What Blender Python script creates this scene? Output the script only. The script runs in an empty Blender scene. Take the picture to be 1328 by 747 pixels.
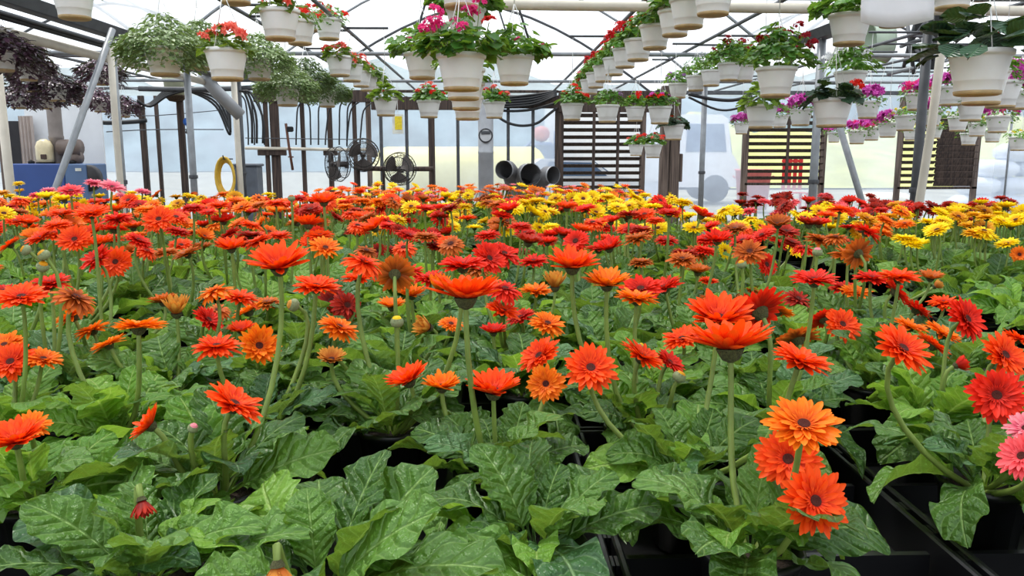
import bpy, math, random
from mathutils import Vector, Matrix, Euler
random.seed(7)
scene = bpy.context.scene
C = scene.collection
R = math.radians
PI = math.pi

# ------------------------------------------------------------------ camera
F = 1042.0                    # focal length in pixels of the 1328 x 747 frame
EYE = Vector((0, 0, 1.55))
YAW, PITCH = R(1.6), R(9.4)
FWD = Vector((math.sin(YAW) * math.cos(PITCH), math.cos(YAW) * math.cos(PITCH), -math.sin(PITCH)))
RIGHT = Vector((math.cos(YAW), -math.sin(YAW), 0))
UP = RIGHT.cross(FWD)
cam_d = bpy.data.cameras.new('camera'); cam = bpy.data.objects.new('camera', cam_d); C.objects.link(cam)
cam_d.sensor_width = 36.0; cam_d.lens = F / 1328 * 36; cam_d.clip_end = 500; cam_d.clip_start = 0.05
m = Matrix((RIGHT, UP, -FWD)).transposed().to_4x4(); m.translation = EYE
cam.matrix_world = m
scene.camera = cam

def ray(px, py):
    return RIGHT * ((px - 664) / F) + UP * ((373.5 - py) / F) + FWD
def at(px, py, Y):            # point seen at a pixel, at world distance Y into the house
    d = ray(px, py); return EYE + d * (Y / d.y)
def deep(px, py, depth):
    return EYE + ray(px, py) * depth
def proj(p):
    v = p - EYE; z = v.dot(FWD)
    if z < 0.05: return (-999, -999, z)
    return (664 + F * v.dot(RIGHT) / z, 373.5 - F * v.dot(UP) / z, z)

# ------------------------------------------------------------------ sky, sun, exposure
world = bpy.data.worlds.new('overcast'); scene.world = world; world.use_nodes = True
bg = world.node_tree.nodes['Background']
bg.inputs['Color'].default_value = (0.91, 0.955, 1.0, 1); bg.inputs['Strength'].default_value = 1.6
sun_d = bpy.data.lights.new('sun', 'SUN'); sun_d.energy = 3.4; sun_d.angle = R(9); sun_d.color = (1.0, 0.95, 0.86)
sun = bpy.data.objects.new('sun', sun_d); C.objects.link(sun); sun.location = (0, 0, 12)
sun.rotation_euler = Vector((0.28, -0.34, -1.0)).to_track_quat('-Z', 'Y').to_euler()
vs = scene.view_settings
vs.view_transform = 'Standard'; vs.look = 'None'; vs.gamma = 1.0; vs.use_curve_mapping = False; vs.exposure = 0.12

# ------------------------------------------------------------------ materials
def lin(c):
    return tuple(((v / 255) / 12.92 if v / 255 <= 0.04045 else ((v / 255 + 0.055) / 1.055) ** 2.4) for v in c) + (1,)
class NT:
    def __init__(s, name):
        s.m = bpy.data.materials.new(name); s.m.use_nodes = True
        s.t = s.m.node_tree; s.t.nodes.clear()
        s.out = s.n('ShaderNodeOutputMaterial')
    def n(s, typ, **kw):
        nd = s.t.nodes.new(typ)
        for k, v in kw.items(): setattr(nd, k, v)
        return nd
    def l(s, a, b): s.t.links.new(a, b)
    def put(s, sock, v):
        if hasattr(v, 'is_linked') or isinstance(v, bpy.types.NodeSocket): s.l(v, sock)
        else: sock.default_value = v
    def math(s, op, a, b=0.0, c=None):
        nd = s.n('ShaderNodeMath', operation=op)
        s.put(nd.inputs[0], a); s.put(nd.inputs[1], b)
        if c is not None: s.put(nd.inputs[2], c)
        return nd.outputs[0]
    def mix(s, f, a, b):
        nd = s.n('ShaderNodeMix', data_type='RGBA')
        s.put(nd.inputs[0], f); s.put(nd.inputs[6], a); s.put(nd.inputs[7], b)
        return nd.outputs[2]
    def noise(s, scale, detail=3.0, co=None):
        nd = s.n('ShaderNodeTexNoise'); nd.inputs['Scale'].default_value = scale; nd.inputs['Detail'].default_value = detail
        if co is not None: s.l(co, nd.inputs['Vector'])
        return nd.outputs['Fac']
    def smooth(s, v, lo, hi):
        nd = s.n('ShaderNodeMapRange', interpolation_type='SMOOTHSTEP'); s.l(v, nd.inputs[0])
        nd.inputs[1].default_value = lo; nd.inputs[2].default_value = hi
        return nd.outputs[0]
MATS = {}
def plain(name, rgb, rough=0.6, var=0.25, scale=6.0, metal=0.0, bump=0.0, spec=0.5, bscale=None, co='Object'):
    if name in MATS: return MATS[name]
    k = NT(name); c = lin(rgb); d = tuple(v * (1 - var) for v in c[:3]) + (1,)
    tc = k.n('ShaderNodeTexCoord'); nz = k.noise(scale, 4.0, tc.outputs[co])
    p = k.n('ShaderNodeBsdfPrincipled'); k.l(k.mix(k.smooth(nz, 0.3, 0.7), d, c), p.inputs['Base Color'])
    p.inputs['Roughness'].default_value = rough; p.inputs['Metallic'].default_value = metal
    p.inputs['Specular IOR Level'].default_value = spec
    if bump:
        b = k.n('ShaderNodeBump'); b.inputs['Strength'].default_value = bump; b.inputs['Distance'].default_value = 0.02
        k.l(k.noise(bscale or scale * 4, 5.0, tc.outputs[co]), b.inputs['Height']); k.l(b.outputs[0], p.inputs['Normal'])
    k.l(p.outputs[0], k.out.inputs[0]); MATS[name] = k.m
    return k.m
def wood(name, a, b, rough=0.8):
    k = NT(name); tc = k.n('ShaderNodeTexCoord'); mp = k.n('ShaderNodeMapping'); k.l(tc.outputs['Object'], mp.inputs[0])
    mp.inputs['Scale'].default_value = (26, 26, 1.5)
    nz = k.noise(1.0, 5.0, mp.outputs[0]); p = k.n('ShaderNodeBsdfPrincipled')
    k.l(k.mix(k.smooth(nz, 0.3, 0.7), lin(a), lin(b)), p.inputs['Base Color']); p.inputs['Roughness'].default_value = rough
    bp = k.n('ShaderNodeBump'); bp.inputs['Strength'].default_value = 0.4; k.l(nz, bp.inputs['Height']); k.l(bp.outputs[0], p.inputs['Normal'])
    k.l(p.outputs[0], k.out.inputs[0]); MATS[name] = k.m; return k.m
def film(name, clear, rgb, rough=0.25, gloss=0.08):    # greenhouse plastic film: see-through share + milky scatter + sheen
    k = NT(name); tc = k.n('ShaderNodeTexCoord'); nz = k.noise(0.9, 5.0, tc.outputs['Object'])
    tr = k.n('ShaderNodeBsdfTransparent'); tl = k.n('ShaderNodeBsdfTranslucent'); gl = k.n('ShaderNodeBsdfGlossy'); df = k.n('ShaderNodeBsdfDiffuse')
    tr.inputs[0].default_value = (0.97, 0.98, 1, 1); c = lin(rgb)
    col = k.mix(k.smooth(nz, 0.3, 0.75), tuple(v * 0.86 for v in c[:3]) + (1,), c)
    k.l(col, tl.inputs[0]); k.l(col, df.inputs[0])
    gl.inputs['Roughness'].default_value = rough
    m0 = k.n('ShaderNodeMixShader'); m0.inputs[0].default_value = 0.22; k.l(tl.outputs[0], m0.inputs[1]); k.l(df.outputs[0], m0.inputs[2])
    m1 = k.n('ShaderNodeMixShader'); m1.inputs[0].default_value = gloss; k.l(m0.outputs[0], m1.inputs[1]); k.l(gl.outputs[0], m1.inputs[2])
    m2 = k.n('ShaderNodeMixShader'); k.l(k.math('MULTIPLY_ADD', nz, -0.25, clear + 0.12), m2.inputs[0]); k.l(m1.outputs[0], m2.inputs[1]); k.l(tr.outputs[0], m2.inputs[2])
    k.l(m2.outputs[0], k.out.inputs[0]); MATS[name] = k.m; return k.m
def leafmat(name, dark, light, vein, nv=9.0, rough=0.42, trans=0.3, bump=0.5, veins=True, var=1.0):
    k = NT(name); uv = k.n('ShaderNodeUVMap'); sp = k.n('ShaderNodeSeparateXYZ'); k.l(uv.outputs[0], sp.inputs[0])
    u, v = sp.outputs[0], sp.outputs[1]
    s = k.math('ABSOLUTE', k.math('MULTIPLY_ADD', v, 2.0, -1.0))
    oi = k.n('ShaderNodeObjectInfo'); tc = k.n('ShaderNodeTexCoord')
    nz = k.noise(9.0, 3.0, tc.outputs['Object'])
    f = k.math('ADD', k.math('MULTIPLY', oi.outputs['Random'], 0.75 * var), k.math('MULTIPLY', nz, 0.35))
    col = k.mix(f, lin(dark), lin(light))
    p = k.n('ShaderNodeBsdfPrincipled'); tl = k.n('ShaderNodeBsdfTranslucent')
    if veins:
        fr = k.math('FRACT', k.math('SUBTRACT', k.math('MULTIPLY', u, nv), k.math('MULTIPLY', s, 1.7)))
        tri = k.math('ABSOLUTE', k.math('SUBTRACT', fr, 0.5))
        side = k.smooth(tri, 0.40, 0.49)
        mid = k.math('SUBTRACT', 1.0, k.smooth(s, 0.015, 0.07))
        vf = k.math('MAXIMUM', k.math('MULTIPLY', side, 0.38), k.math('MULTIPLY', mid, 0.8))
        col = k.mix(vf, col, lin(vein))
        puff = k.math('SINE', k.math('MULTIPLY', fr, PI))
        h = k.math('SUBTRACT', k.math('MULTIPLY', puff, 0.9), k.math('MULTIPLY', mid, 1.0))
        fine = k.noise(22.0, 2.0, tc.outputs['Object'])
        h = k.math('ADD', h, k.math('MULTIPLY', fine, 1.1))
        b = k.n('ShaderNodeBump'); b.inputs['Strength'].default_value = bump; b.inputs['Distance'].default_value = 0.02
        k.l(h, b.inputs['Height']); k.l(b.outputs[0], p.inputs['Normal'])
    k.l(col, p.inputs['Base Color']); p.inputs['Roughness'].default_value = rough
    k.l(k.mix(0.5, col, lin((170, 205, 60))), tl.inputs[0])
    mx = k.n('ShaderNodeMixShader'); mx.inputs[0].default_value = trans; k.l(p.outputs[0], mx.inputs[1]); k.l(tl.outputs[0], mx.inputs[2])
    k.l(mx.outputs[0], k.out.inputs[0]); MATS[name] = k.m; return k.m
def petalmat(name, base, tip, trans=0.3):
    k = NT(name); uv = k.n('ShaderNodeUVMap'); sp = k.n('ShaderNodeSeparateXYZ'); k.l(uv.outputs[0], sp.inputs[0])
    oi = k.n('ShaderNodeObjectInfo')
    f = k.math('ADD', sp.outputs[0], k.math('MULTIPLY_ADD', oi.outputs['Random'], 0.5, -0.25))
    st = k.math('MULTIPLY_ADD', k.math('SINE', k.math('MULTIPLY', sp.outputs[1], 40.0)), 0.08, 0.0)
    f = k.smooth(k.math('ADD', f, st), 0.0, 0.9)
    col = k.mix(f, lin(base), lin(tip))
    p = k.n('ShaderNodeBsdfPrincipled'); p.inputs['Roughness'].default_value = 0.55; p.inputs['Specular IOR Level'].default_value = 0.25
    tl = k.n('ShaderNodeBsdfTranslucent'); k.l(col, p.inputs['Base Color']); k.l(col, tl.inputs[0])
    mx = k.n('ShaderNodeMixShader'); mx.inputs[0].default_value = trans; k.l(p.outputs[0], mx.inputs[1]); k.l(tl.outputs[0], mx.inputs[2])
    k.l(mx.outputs[0], k.out.inputs[0]); MATS[name] = k.m; return k.m

steel = plain('galvanised steel', (150, 154, 158), 0.5, 0.2, 8, 0.35)
dsteel = plain('dark steel', (84, 86, 90), 0.55, 0.25, 8, 0.3)
pvc = plain('white pvc', (214, 206, 190), 0.45, 0.12, 5)
white_pot = plain('white pot plastic', (234, 233, 230), 0.42, 0.05, 9)
tan_pot = plain('tan pot underside', (196, 168, 122), 0.6, 0.25, 12)
black_pl = plain('black plastic', (17, 17, 20), 0.38, 0.3, 14)
soil = plain('potting soil', (52, 38, 28), 0.95, 0.5, 60, bump=0.6)
wire_m = plain('white wire', (225, 225, 222), 0.5, 0.1)
bwood = wood('dark brown timber', (44, 34, 30), (84, 68, 60))
gwood = wood('weathered timber', (70, 58, 52), (118, 102, 92))
hose_b = plain('black hose', (26, 27, 30), 0.45, 0.2)
roof_film = film('roof film', 0.62, (240, 246, 252), 0.3, 0.03)
wall_film = film('wall film', 0.5, (214, 228, 250), 0.3, 0.05)
green_leaf = leafmat('gerbera leaf', (42, 82, 30), (106, 150, 60), (150, 186, 104), rough=0.36, bump=.6)
lime_leaf = leafmat('fresh gerbera leaf', (78, 132, 38), (136, 182, 66), (176, 208, 112), bump=.5, trans=.42)
blue_leaf = leafmat('dusty gerbera leaf', (46, 86, 48), (98, 142, 86), (150, 184, 130), rough=0.32, bump=.65)
far_leaf = leafmat('distant gerbera leaf', (48, 98, 30), (104, 158, 52), (150, 190, 96), veins=False)
stem_m = plain('flower stem', (124, 146, 62), 0.55, 0.3, 20)
calyx_m = plain('flower calyx', (112, 112, 60), 0.8, 0.6, 40, bump=.8, bscale=90)
bud_m = plain('green bud', (140, 150, 104), 0.7, 0.35, 40)
disc_m = plain('dark flower eye', (122, 42, 20), 0.9, 0.6, 90, bump=0.8, bscale=300)
PET = {'V': petalmat('vermilion petal', (222, 42, 4), (254, 88, 14)), 'O': petalmat('orange petal', (226, 88, 4), (254, 136, 20)),
       'R': petalmat('red petal', (186, 20, 8), (240, 46, 18)), 'D': petalmat('dark red petal', (126, 18, 8), (192, 42, 18)),
       'B': petalmat('bronze petal', (150, 66, 18), (214, 106, 30)), 'Y': petalmat('yellow petal', (232, 172, 0), (254, 226, 10)),
       'P': petalmat('pink petal', (220, 60, 100), (248, 150, 160)), 'C': petalmat('coral pink petal', (226, 50, 62), (252, 104, 108)),
       'T': petalmat('faded tan petal', (190, 96, 24), (226, 158, 64)), 'G': petalmat('golden petal', (214, 130, 10), (244, 184, 24))}
CNAME = {'V': 'vermilion', 'O': 'orange', 'R': 'red', 'D': 'dark red', 'B': 'bronze', 'Y': 'yellow', 'P': 'pink', 'C': 'coral pink', 'T': 'faded tan', 'G': 'golden'}

# ------------------------------------------------------------------ mesh helpers
class MB:
    def __init__(s): s.v = []; s.f = []; s.mi = []; s.uv = []; s.cur = 0
    def add(s, vs_, fs, uvs=None):
        o = len(s.v); s.v += [tuple(p) for p in vs_]
        for f in fs: s.f.append(tuple(i + o for i in f)); s.mi.append(s.cur)
        s.uv += list(uvs) if uvs else [(0.5, 0.5)] * len(vs_)
        return s
    def mat(s, i): s.cur = i; return s
    def box(s, c, d, rz=0.0, bev=0.0):
        x, y, z = d[0] / 2, d[1] / 2, d[2] / 2; cs, sn = math.cos(rz), math.sin(rz)
        def T(p): return (c[0] + p[0] * cs - p[1] * sn, c[1] + p[0] * sn + p[1] * cs, c[2] + p[2])
        if bev <= 0:
            vv = [T((a, b, e)) for e in (-z, z) for (a, b) in ((-x, -y), (x, -y), (x, y), (-x, y))]
            return s.add(vv, [(3, 2, 1, 0), (4, 5, 6, 7), (0, 1, 5, 4), (1, 2, 6, 5), (2, 3, 7, 6), (3, 0, 4, 7)])
        b = min(bev, x * .9, y * .9, z * .9); rings = []
        for (zz, ins) in ((-z, b), (-z + b, 0), (z - b, 0), (z, b)):
            X, Y2 = x - ins, y - ins; k = b * .7
            rings.append([T((a, e, zz)) for (a, e) in ((-X + k, -Y2), (X - k, -Y2), (X, -Y2 + k), (X, Y2 - k), (X - k, Y2), (-X + k, Y2), (-X, Y2 - k), (-X, -Y2 + k))])
        vv = [p for r in rings for p in r]; fs = []
        for j in range(3):
            for i in range(8): fs.append((j * 8 + i, j * 8 + (i + 1) % 8, j * 8 + 8 + (i + 1) % 8, j * 8 + 8 + i))
        fs += [tuple(range(7, -1, -1)), tuple(range(24, 32))]
        return s.add(vv, fs)
    def tube(s, pts, r, n=6, caps=True):
        pts = [Vector(p) for p in pts]; rs = r if isinstance(r, (list, tuple)) else [r] * len(pts)
        vv = []; fs = []; ref = None
        for i, p in enumerate(pts):
            t = (pts[min(i + 1, len(pts) - 1)] - pts[max(i - 1, 0)])
            t = t.normalized() if t.length > 1e-9 else Vector((0, 0, 1))
            if ref is None: ref = Vector((0, 0, 1)) if abs(t.z) < 0.9 else Vector((1, 0, 0))
            a = ref - t * ref.dot(t); a = a.normalized() if a.length > 1e-6 else t.orthogonal().normalized(); ref = a; b = t.cross(a)
            for j in range(n):
                q = 2 * PI * j / n; vv.append(p + (a * math.cos(q) + b * math.sin(q)) * rs[i])
        for i in range(len(pts) - 1):
            for j in range(n): fs.append((i * n + j, i * n + (j + 1) % n, (i + 1) * n + (j + 1) % n, (i + 1) * n + j))
        if caps: fs += [tuple(range(n - 1, -1, -1)), tuple(range((len(pts) - 1) * n, len(pts) * n))]
        return s.add(vv, fs)
    def lathe(s, prof, n=20, c=(0, 0, 0), M=None, close=False):
        vv = []; fs = []
        for (r, z) in prof:
            for j in range(n):
                q = 2 * PI * j / n; p = Vector((r * math.cos(q), r * math.sin(q), z))
                if M is not None: p = M @ p
                vv.append(p + Vector(c))
        for i in range(len(prof) - 1):
            for j in range(n): fs.append((i * n + j, i * n + (j + 1) % n, (i + 1) * n + (j + 1) % n, (i + 1) * n + j))
        return s.add(vv, fs)
    def mesh(s, name, mats, smooth=True):
        me = bpy.data.meshes.new(name); me.from_pydata(s.v, [], s.f)
        for mt in (mats if isinstance(mats, (list, tuple)) else [mats]): me.materials.append(mt)
        if any(s.mi): me.polygons.foreach_set('material_index', s.mi)
        ul = me.uv_layers.new(name='UVMap'); li = [0] * len(me.loops); me.loops.foreach_get('vertex_index', li)
        flat = []
        for i in li: flat += s.uv[i]
        ul.data.foreach_set('uv', flat)
        me.polygons.foreach_set('use_smooth', [smooth] * len(me.polygons)); me.update()
        return me
    def build(s, name, mats, parent=None, smooth=False):
        return link(name, s.mesh(name, mats, smooth), parent)
def link(name, me, parent=None):
    o = bpy.data.objects.new(name, me); C.objects.link(o)
    if parent is not None: o.parent = parent
    return o
def tag(o, label, cat, group=None):
    o['label'] = label; o['category'] = cat
    if group: o['group'] = group
    return o
def thing(name, label, cat, loc=(0, 0, 0), group=None):
    return tag(setloc(link(name, None), loc), label, cat, group)
def setloc(o, loc): o.location = loc; return o
def structure(o): o['kind'] = 'structure'; return o
def stuff(o): o['kind'] = 'stuff'; return o
def offs(pts, root): return [Vector(p) - root.location for p in pts]
def smoothpath(pts, k=4):
    P = [Vector(p) for p in pts]; out = []
    for i in range(len(P) - 1):
        a, b, c, d = P[max(i - 1, 0)], P[i], P[i + 1], P[min(i + 2, len(P) - 1)]
        for j in range(k):
            t = j / k
            out.append(0.5 * ((2 * b) + (c - a) * t + (2 * a - 5 * b + 4 * c - d) * t * t + (3 * b - a - 3 * c + d) * t ** 3))
    return out + [P[-1]]

# ------------------------------------------------------------------ the setting: ground, house shell
WALL_Y = 19.0; GUT = 2.88; RIDGE = 4.9
GX = [-12.5, -4.32, 3.87, 12.0]       # gutter lines
floor_m = plain('gravel floor', (112, 104, 94), 0.95, 0.45, 3.0, bump=0.8, bscale=40)
bounce_yard_m = plain('pale bounce gravel', (158, 157, 144), 0.95, 0.4, 0.6)  # ground made pale gravel so it bounces fill light onto the vehicles
mb = MB(); mb.box((-0.25, 7.5, -0.05), (24.6, 23.2, 0.1)); structure(mb.build('floor', floor_m))
mb = MB()
mb.box((0, 60, -0.12), (260, 160, 0.1)); mb.build('ground', bounce_yard_m)
structure(bpy.data.objects['ground'])
ceiling = structure(link('ceiling', None)); ceiling.location = (0, 0, GUT)
def roofz(x, a, b):                    # low bowed roof between two gutters
    t = (x - a) / (b - a); return GUT + (RIDGE - GUT) * (1 - abs(2 * t - 1) ** 1.6)
LC = Vector((0, 0, -GUT))
for a, b in zip(GX[:-1], GX[1:]):
    n = 12; xs = [a + (b - a) * i / n for i in range(n + 1)]
    mb = MB(); vv = []; ys = [-4 + 23.0 * j / 6 for j in range(7)]
    for y in ys:
        for x in xs: vv.append((x, y, roofz(x, a, b) + 0.03 - GUT))
    fs = [(j * (n + 1) + i, j * (n + 1) + i + 1, (j + 1) * (n + 1) + i + 1, (j + 1) * (n + 1) + i) for j in range(6) for i in range(n)]
    mb.add(vv, fs); mb.build('roof_film', roof_film, ceiling, True)
    y = -0.9
    while y < 18.6:
        mb = MB(); mb.tube([(x, y, roofz(x, a, b) - GUT) for x in xs], 0.022, 6); mb.build('roof_bow', steel, ceiling, True); y += 4.0
    for t in (0.5,):
        x = a + (b - a) * t; mb = MB(); z = roofz(x, a, b) - GUT - 0.03
        mb.tube([(x, -4, z), (x, WALL_Y, z)], 0.02, 6); mb.build('purlin', dsteel, ceiling, True)
    for y in (3.1, 7.1, 11.1, 15.1):
        mb = MB(); mb.tube([(a, y, 0.0), (b, y, 0.0)], 0.028, 8); mb.build('truss_chord', steel, ceiling, True)
        for t0, t1 in ((0.4, 0.48), (0.6, 0.52)) if a == GX[1] else ():
            mb = MB(); x0 = a + (b - a) * t0; x1 = a + (b - a) * t1
            mb.tube([(x0, y, 0), (x1, y, roofz(x1, a, b) - GUT)], 0.016, 6); mb.build('truss_web', dsteel, ceiling, True)
for gx in GX:
    mb = MB(); mb.add([(gx - .13, -4, .10), (gx - .08, -4, 0), (gx + .08, -4, 0), (gx + .13, -4, .10), (gx - .13, WALL_Y, .10), (gx - .08, WALL_Y, 0), (gx + .08, WALL_Y, 0), (gx + .13, WALL_Y, .10)],
                      [(0, 1, 5, 4), (1, 2, 6, 5), (2, 3, 7, 6)]); mb.build('gutter', dsteel, ceiling)
RAILS = [-2.45, -1.6, -0.15, 1.43, 2.7, -6.2, -7.6, 5.0, 6.2]   # pipes that carry the hanging baskets
def rail(rx):
    mb = MB(); mb.tube([(rx, -3.5, 0.07), (rx, 18.2, 0.07)], 0.021, 8); mb.build('basket_rail', dsteel, ceiling, True)
for rx in RAILS: rail(rx)
mb = MB(); mb.tube([(-0.1, 6.9, -0.11), (4.4, 6.9, -0.14), (9, 6.9, -.12)], 0.042, 10); mb.build('conduit_pipe', pvc, ceiling, True)
mb = MB(); mb.tube([(2.0, 6.98, 0.09), (9.5, 6.98, 0.05)], 0.036, 8); mb.build('conduit_pipe', steel, ceiling, True)

# back wall: film sheets between openings, timber frame
wall_back = structure(link('wall_back', None)); wall_back.location = (0, WALL_Y, 0)
def WX(px, py=200, Y=WALL_Y): return at(px, py, Y).x
def WZ(py, Y=WALL_Y): return at(640, py, Y).z
openings = [(728, 832, 140, 252), (968, 1066, 150, 240), (1168, 1264, 150, 245)]
edges = [GX[0]] + [e for o in openings for e in (WX(o[0]), WX(o[1]))] + [GX[-1]]
def sheet(x0, x1, z0, z1, name='film_sheet', par=None, y=0.0):
    n = max(1, int((x1 - x0) / 0.5)); mb = MB(); vv = []
    for k in range(7):
        for i in range(n + 1):
            x = x0 + (x1 - x0) * i / n; vv.append((x, y + 0.012 * math.sin(x * 4.1 + k * 1.3) * (0 < k < 6), z0 + (z1 - z0) * k / 6))
    mb.add(vv, [(k * (n + 1) + i, k * (n + 1) + i + 1, (k + 1) * (n + 1) + i + 1, (k + 1) * (n + 1) + i) for k in range(6) for i in range(n)])
    return mb.build(name, wall_film, par or wall_back, True)
for i in range(0, len(edges), 2): sheet(edges[i], edges[i + 1], 0, GUT)
for (a, b, t, l) in openings:
    sheet(WX(a), WX(b), 0, WZ(l)); sheet(WX(a), WX(b), WZ(t), GUT)
for a, b in zip(GX[:-1], GX[1:]):      # gable ends
    xs = [a + (b - a) * i / 14 for i in range(15)]
    mb = MB(); vv = [(x, 0, GUT) for x in xs] + [(x, 0, roofz(x, a, b)) for x in xs]
    mb.add(vv, [(i, i + 1, 16 + i, 15 + i) for i in range(14)]); mb.build('gable_film', roof_film, wall_back)
    mb = MB(); mb.tube([(x, -.02, roofz(x, a, b)) for x in xs], 0.03, 6); mb.build('gable_bow', dsteel, wall_back, True)
for (px, w, mt) in ((112, 6, gwood), (188, 7, bwood), (207, 4, bwood), (238, 7, bwood), (347, 5, bwood), (358, 11, bwood), (394, 5, bwood), (429, 6, bwood), (461, 5, bwood), (479, 6, gwood),
                    (495, 4, dsteel), (528, 4, dsteel), (560, 8, bwood), (594, 4, dsteel), (659, 4, dsteel), (691, 4, dsteel), (724, 9, bwood), (833, 7, gwood),
                    (966, 8, gwood), (1067, 7, gwood), (1166, 7, gwood), (1266, 7, gwood)):
    x = WX(px, 185); mb = MB(); wd = w / F * WALL_Y
    mb.box((x, -0.05, GUT / 2), (wd, 0.08, GUT), 0, 0.008); mb.build('wall_post', mt, wall_back)
for (x0, x1, y0, y1, mt) in ((330, 482, 117, 133, bwood), (482, 724, 117, 121, bwood), (482, 600, 126, 143, bwood), (640, 724, 124, 141, bwood), (724, 880, 118, 146, bwood), (0, 330, 113, 117, dsteel), (880, 1328, 118, 124, dsteel)):
    a = at(x0, y0, WALL_Y); b = at(x1, y1, WALL_Y); mb = MB()
    mb.box(((a.x + b.x) / 2, -0.1, (a.z + b.z) / 2), (b.x - a.x, 0.1, a.z - b.z), 0, 0.01); mb.build('header_beam', mt, wall_back)
for (x0, x1, py) in ((335, 372, 198), (420, 438, 198)):
    a = at(x0, py, WALL_Y - .1); b = at(x1, py, WALL_Y - .1); mb = MB(); mb.box(((a.x + b.x) / 2, -0.14, a.z), (b.x - a.x, 0.07, 0.13), 0, 0.01); mb.build('cross_timber', bwood, wall_back)
# other walls (film on steel hoops)
for nm, x in (('wall_left', GX[0]), ('wall_right', GX[-1])):
    w = structure(link(nm, None)); w.location = (x, 0, 0)
    mb = MB(); mb.add([(0, -4, 0), (0, WALL_Y, 0), (0, WALL_Y, GUT), (0, -4, GUT)], [(0, 1, 2, 3)]); mb.build('film_sheet', wall_film, w)
    for k in range(10):
        mb = MB(); mb.tube([(0, -4 + k * 2.5, 0), (0, -4 + k * 2.5, GUT)], 0.03, 6); mb.build('wall_post', steel, w, True)
w = structure(link('wall_front', None)); w.location = (0, -4, 0)
mb = MB(); mb.add([(GX[0], 0, 0), (GX[-1], 0, 0), (GX[-1], 0, GUT), (GX[0], 0, GUT)], [(0, 1, 2, 3)]); mb.build('film_sheet', wall_film, w)

# louvred shutters in the back wall
def louvre(o, label, mulls, closed=None, slats=13):
    (x0, x1, y0, y1) = o; a = at(x0, y0, WALL_Y); b = at(x1, y1, WALL_Y)
    root = thing('louvered_shutter', label, 'shutter', ((a.x + b.x) / 2, WALL_Y - .06, b.z))
    W = b.x - a.x; H = a.z - b.z
    for zz in (0.03, H - 0.03): MB().box((0, 0, zz), (W, 0.06, 0.06), 0, .008).build('frame_rail', bwood, root)
    for sx in (-1, 1): MB().box((sx * (W / 2 - .03), 0.005, H / 2), (0.05, 0.06, H - .12), 0, .008).build('frame_stile', bwood, root)
    for mx in mulls: MB().box((WX(mx) - root.location.x, -0.05, H / 2), (0.07, 0.03, H - .1), 0, .006).build('mullion', bwood, root)
    spans = [(-W / 2 + .05, W / 2 - .05, False)]
    if closed: c = WX(closed) - root.location.x; spans = [(-W / 2 + .05, c, False), (c, W / 2 - .05, True)]
    for (p, q, cl) in spans:
        for i in range(slats):
            z = 0.09 + (H - .18) * (i + .5) / slats; mb = MB(); L = q - p - .004; tw = R(68 if cl else 16); w2 = (H - .18) / slats * (0.55 if cl else 0.42)
            dy, dz = w2 * math.cos(tw), w2 * math.sin(tw) + .014
            mb.add([(p + .002 + s * L, e * dy, z + e * -dz + k) for s in (0, 1) for (e, k) in ((-1, -.008), (1, -.008), (1, .008), (-1, .008))],
                   [(0, 1, 2, 3), (7, 6, 5, 4), (0, 4, 5, 1), (1, 5, 6, 2), (2, 6, 7, 3), (3, 7, 4, 0)]); mb.build('slat', bwood, root)
louvre(openings[0], 'open dark slatted shutter beside the grey duct elbows, white vehicle behind it', (769, 800), None, 11)
louvre(openings[1], 'open dark slatted shutter with a red chair visible behind it', (1019,), None, 9)
louvre(openings[2], 'dark shutter with one half open slats and the other half closed', (), 1212, 10)

# ------------------------------------------------------------------ outside, beyond the film
tree_m = plain('hazy hill trees', (120, 142, 150), 0.95, 0.5, 0.25, bump=1.0, bscale=1.5)  # blue-grey haze of distance is mixed into the tree colour
mb = MB(); vv = []; n = 60
for j in range(7):
    for i in range(n + 1):
        x = -130 + 260 * i / n; h = (10.5 + 1.6 * math.sin(i * .5) + 0.9 * math.sin(i * 1.7 + 1)) * math.sin(min(1, j / 5) * PI / 2)
        vv.append((x + random.uniform(-.6, .6), 78 + j * 5 + random.uniform(-1, 1), max(-.2, h * (1 + .12 * random.random()))))
mb.add(vv, [(j * (n + 1) + i, j * (n + 1) + i + 1, (j + 1) * (n + 1) + i + 1, (j + 1) * (n + 1) + i) for j in range(6) for i in range(n)])
structure(mb.build('hills', tree_m, None, True))
bank_m = plain('sunlit grass bank', (186, 190, 122), .95, .3, .5, bump=.6, bscale=3)
mb = MB(); vv = []
for j in range(6):
    for i in range(31): vv.append((6 + 1.9 * i, 38 + 3.5 * j, max(-.1, (3.6 + .7 * math.sin(i * .6) + .4 * math.sin(i * 1.9)) * math.sin(j / 5 * PI / 2) * min(1, i / 4))))
mb.add(vv, [(j * 31 + i, j * 31 + i + 1, (j + 1) * 31 + i + 1, (j + 1) * 31 + i) for j in range(5) for i in range(30)]); structure(mb.build('grass_bank', bank_m, None, True))

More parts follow.
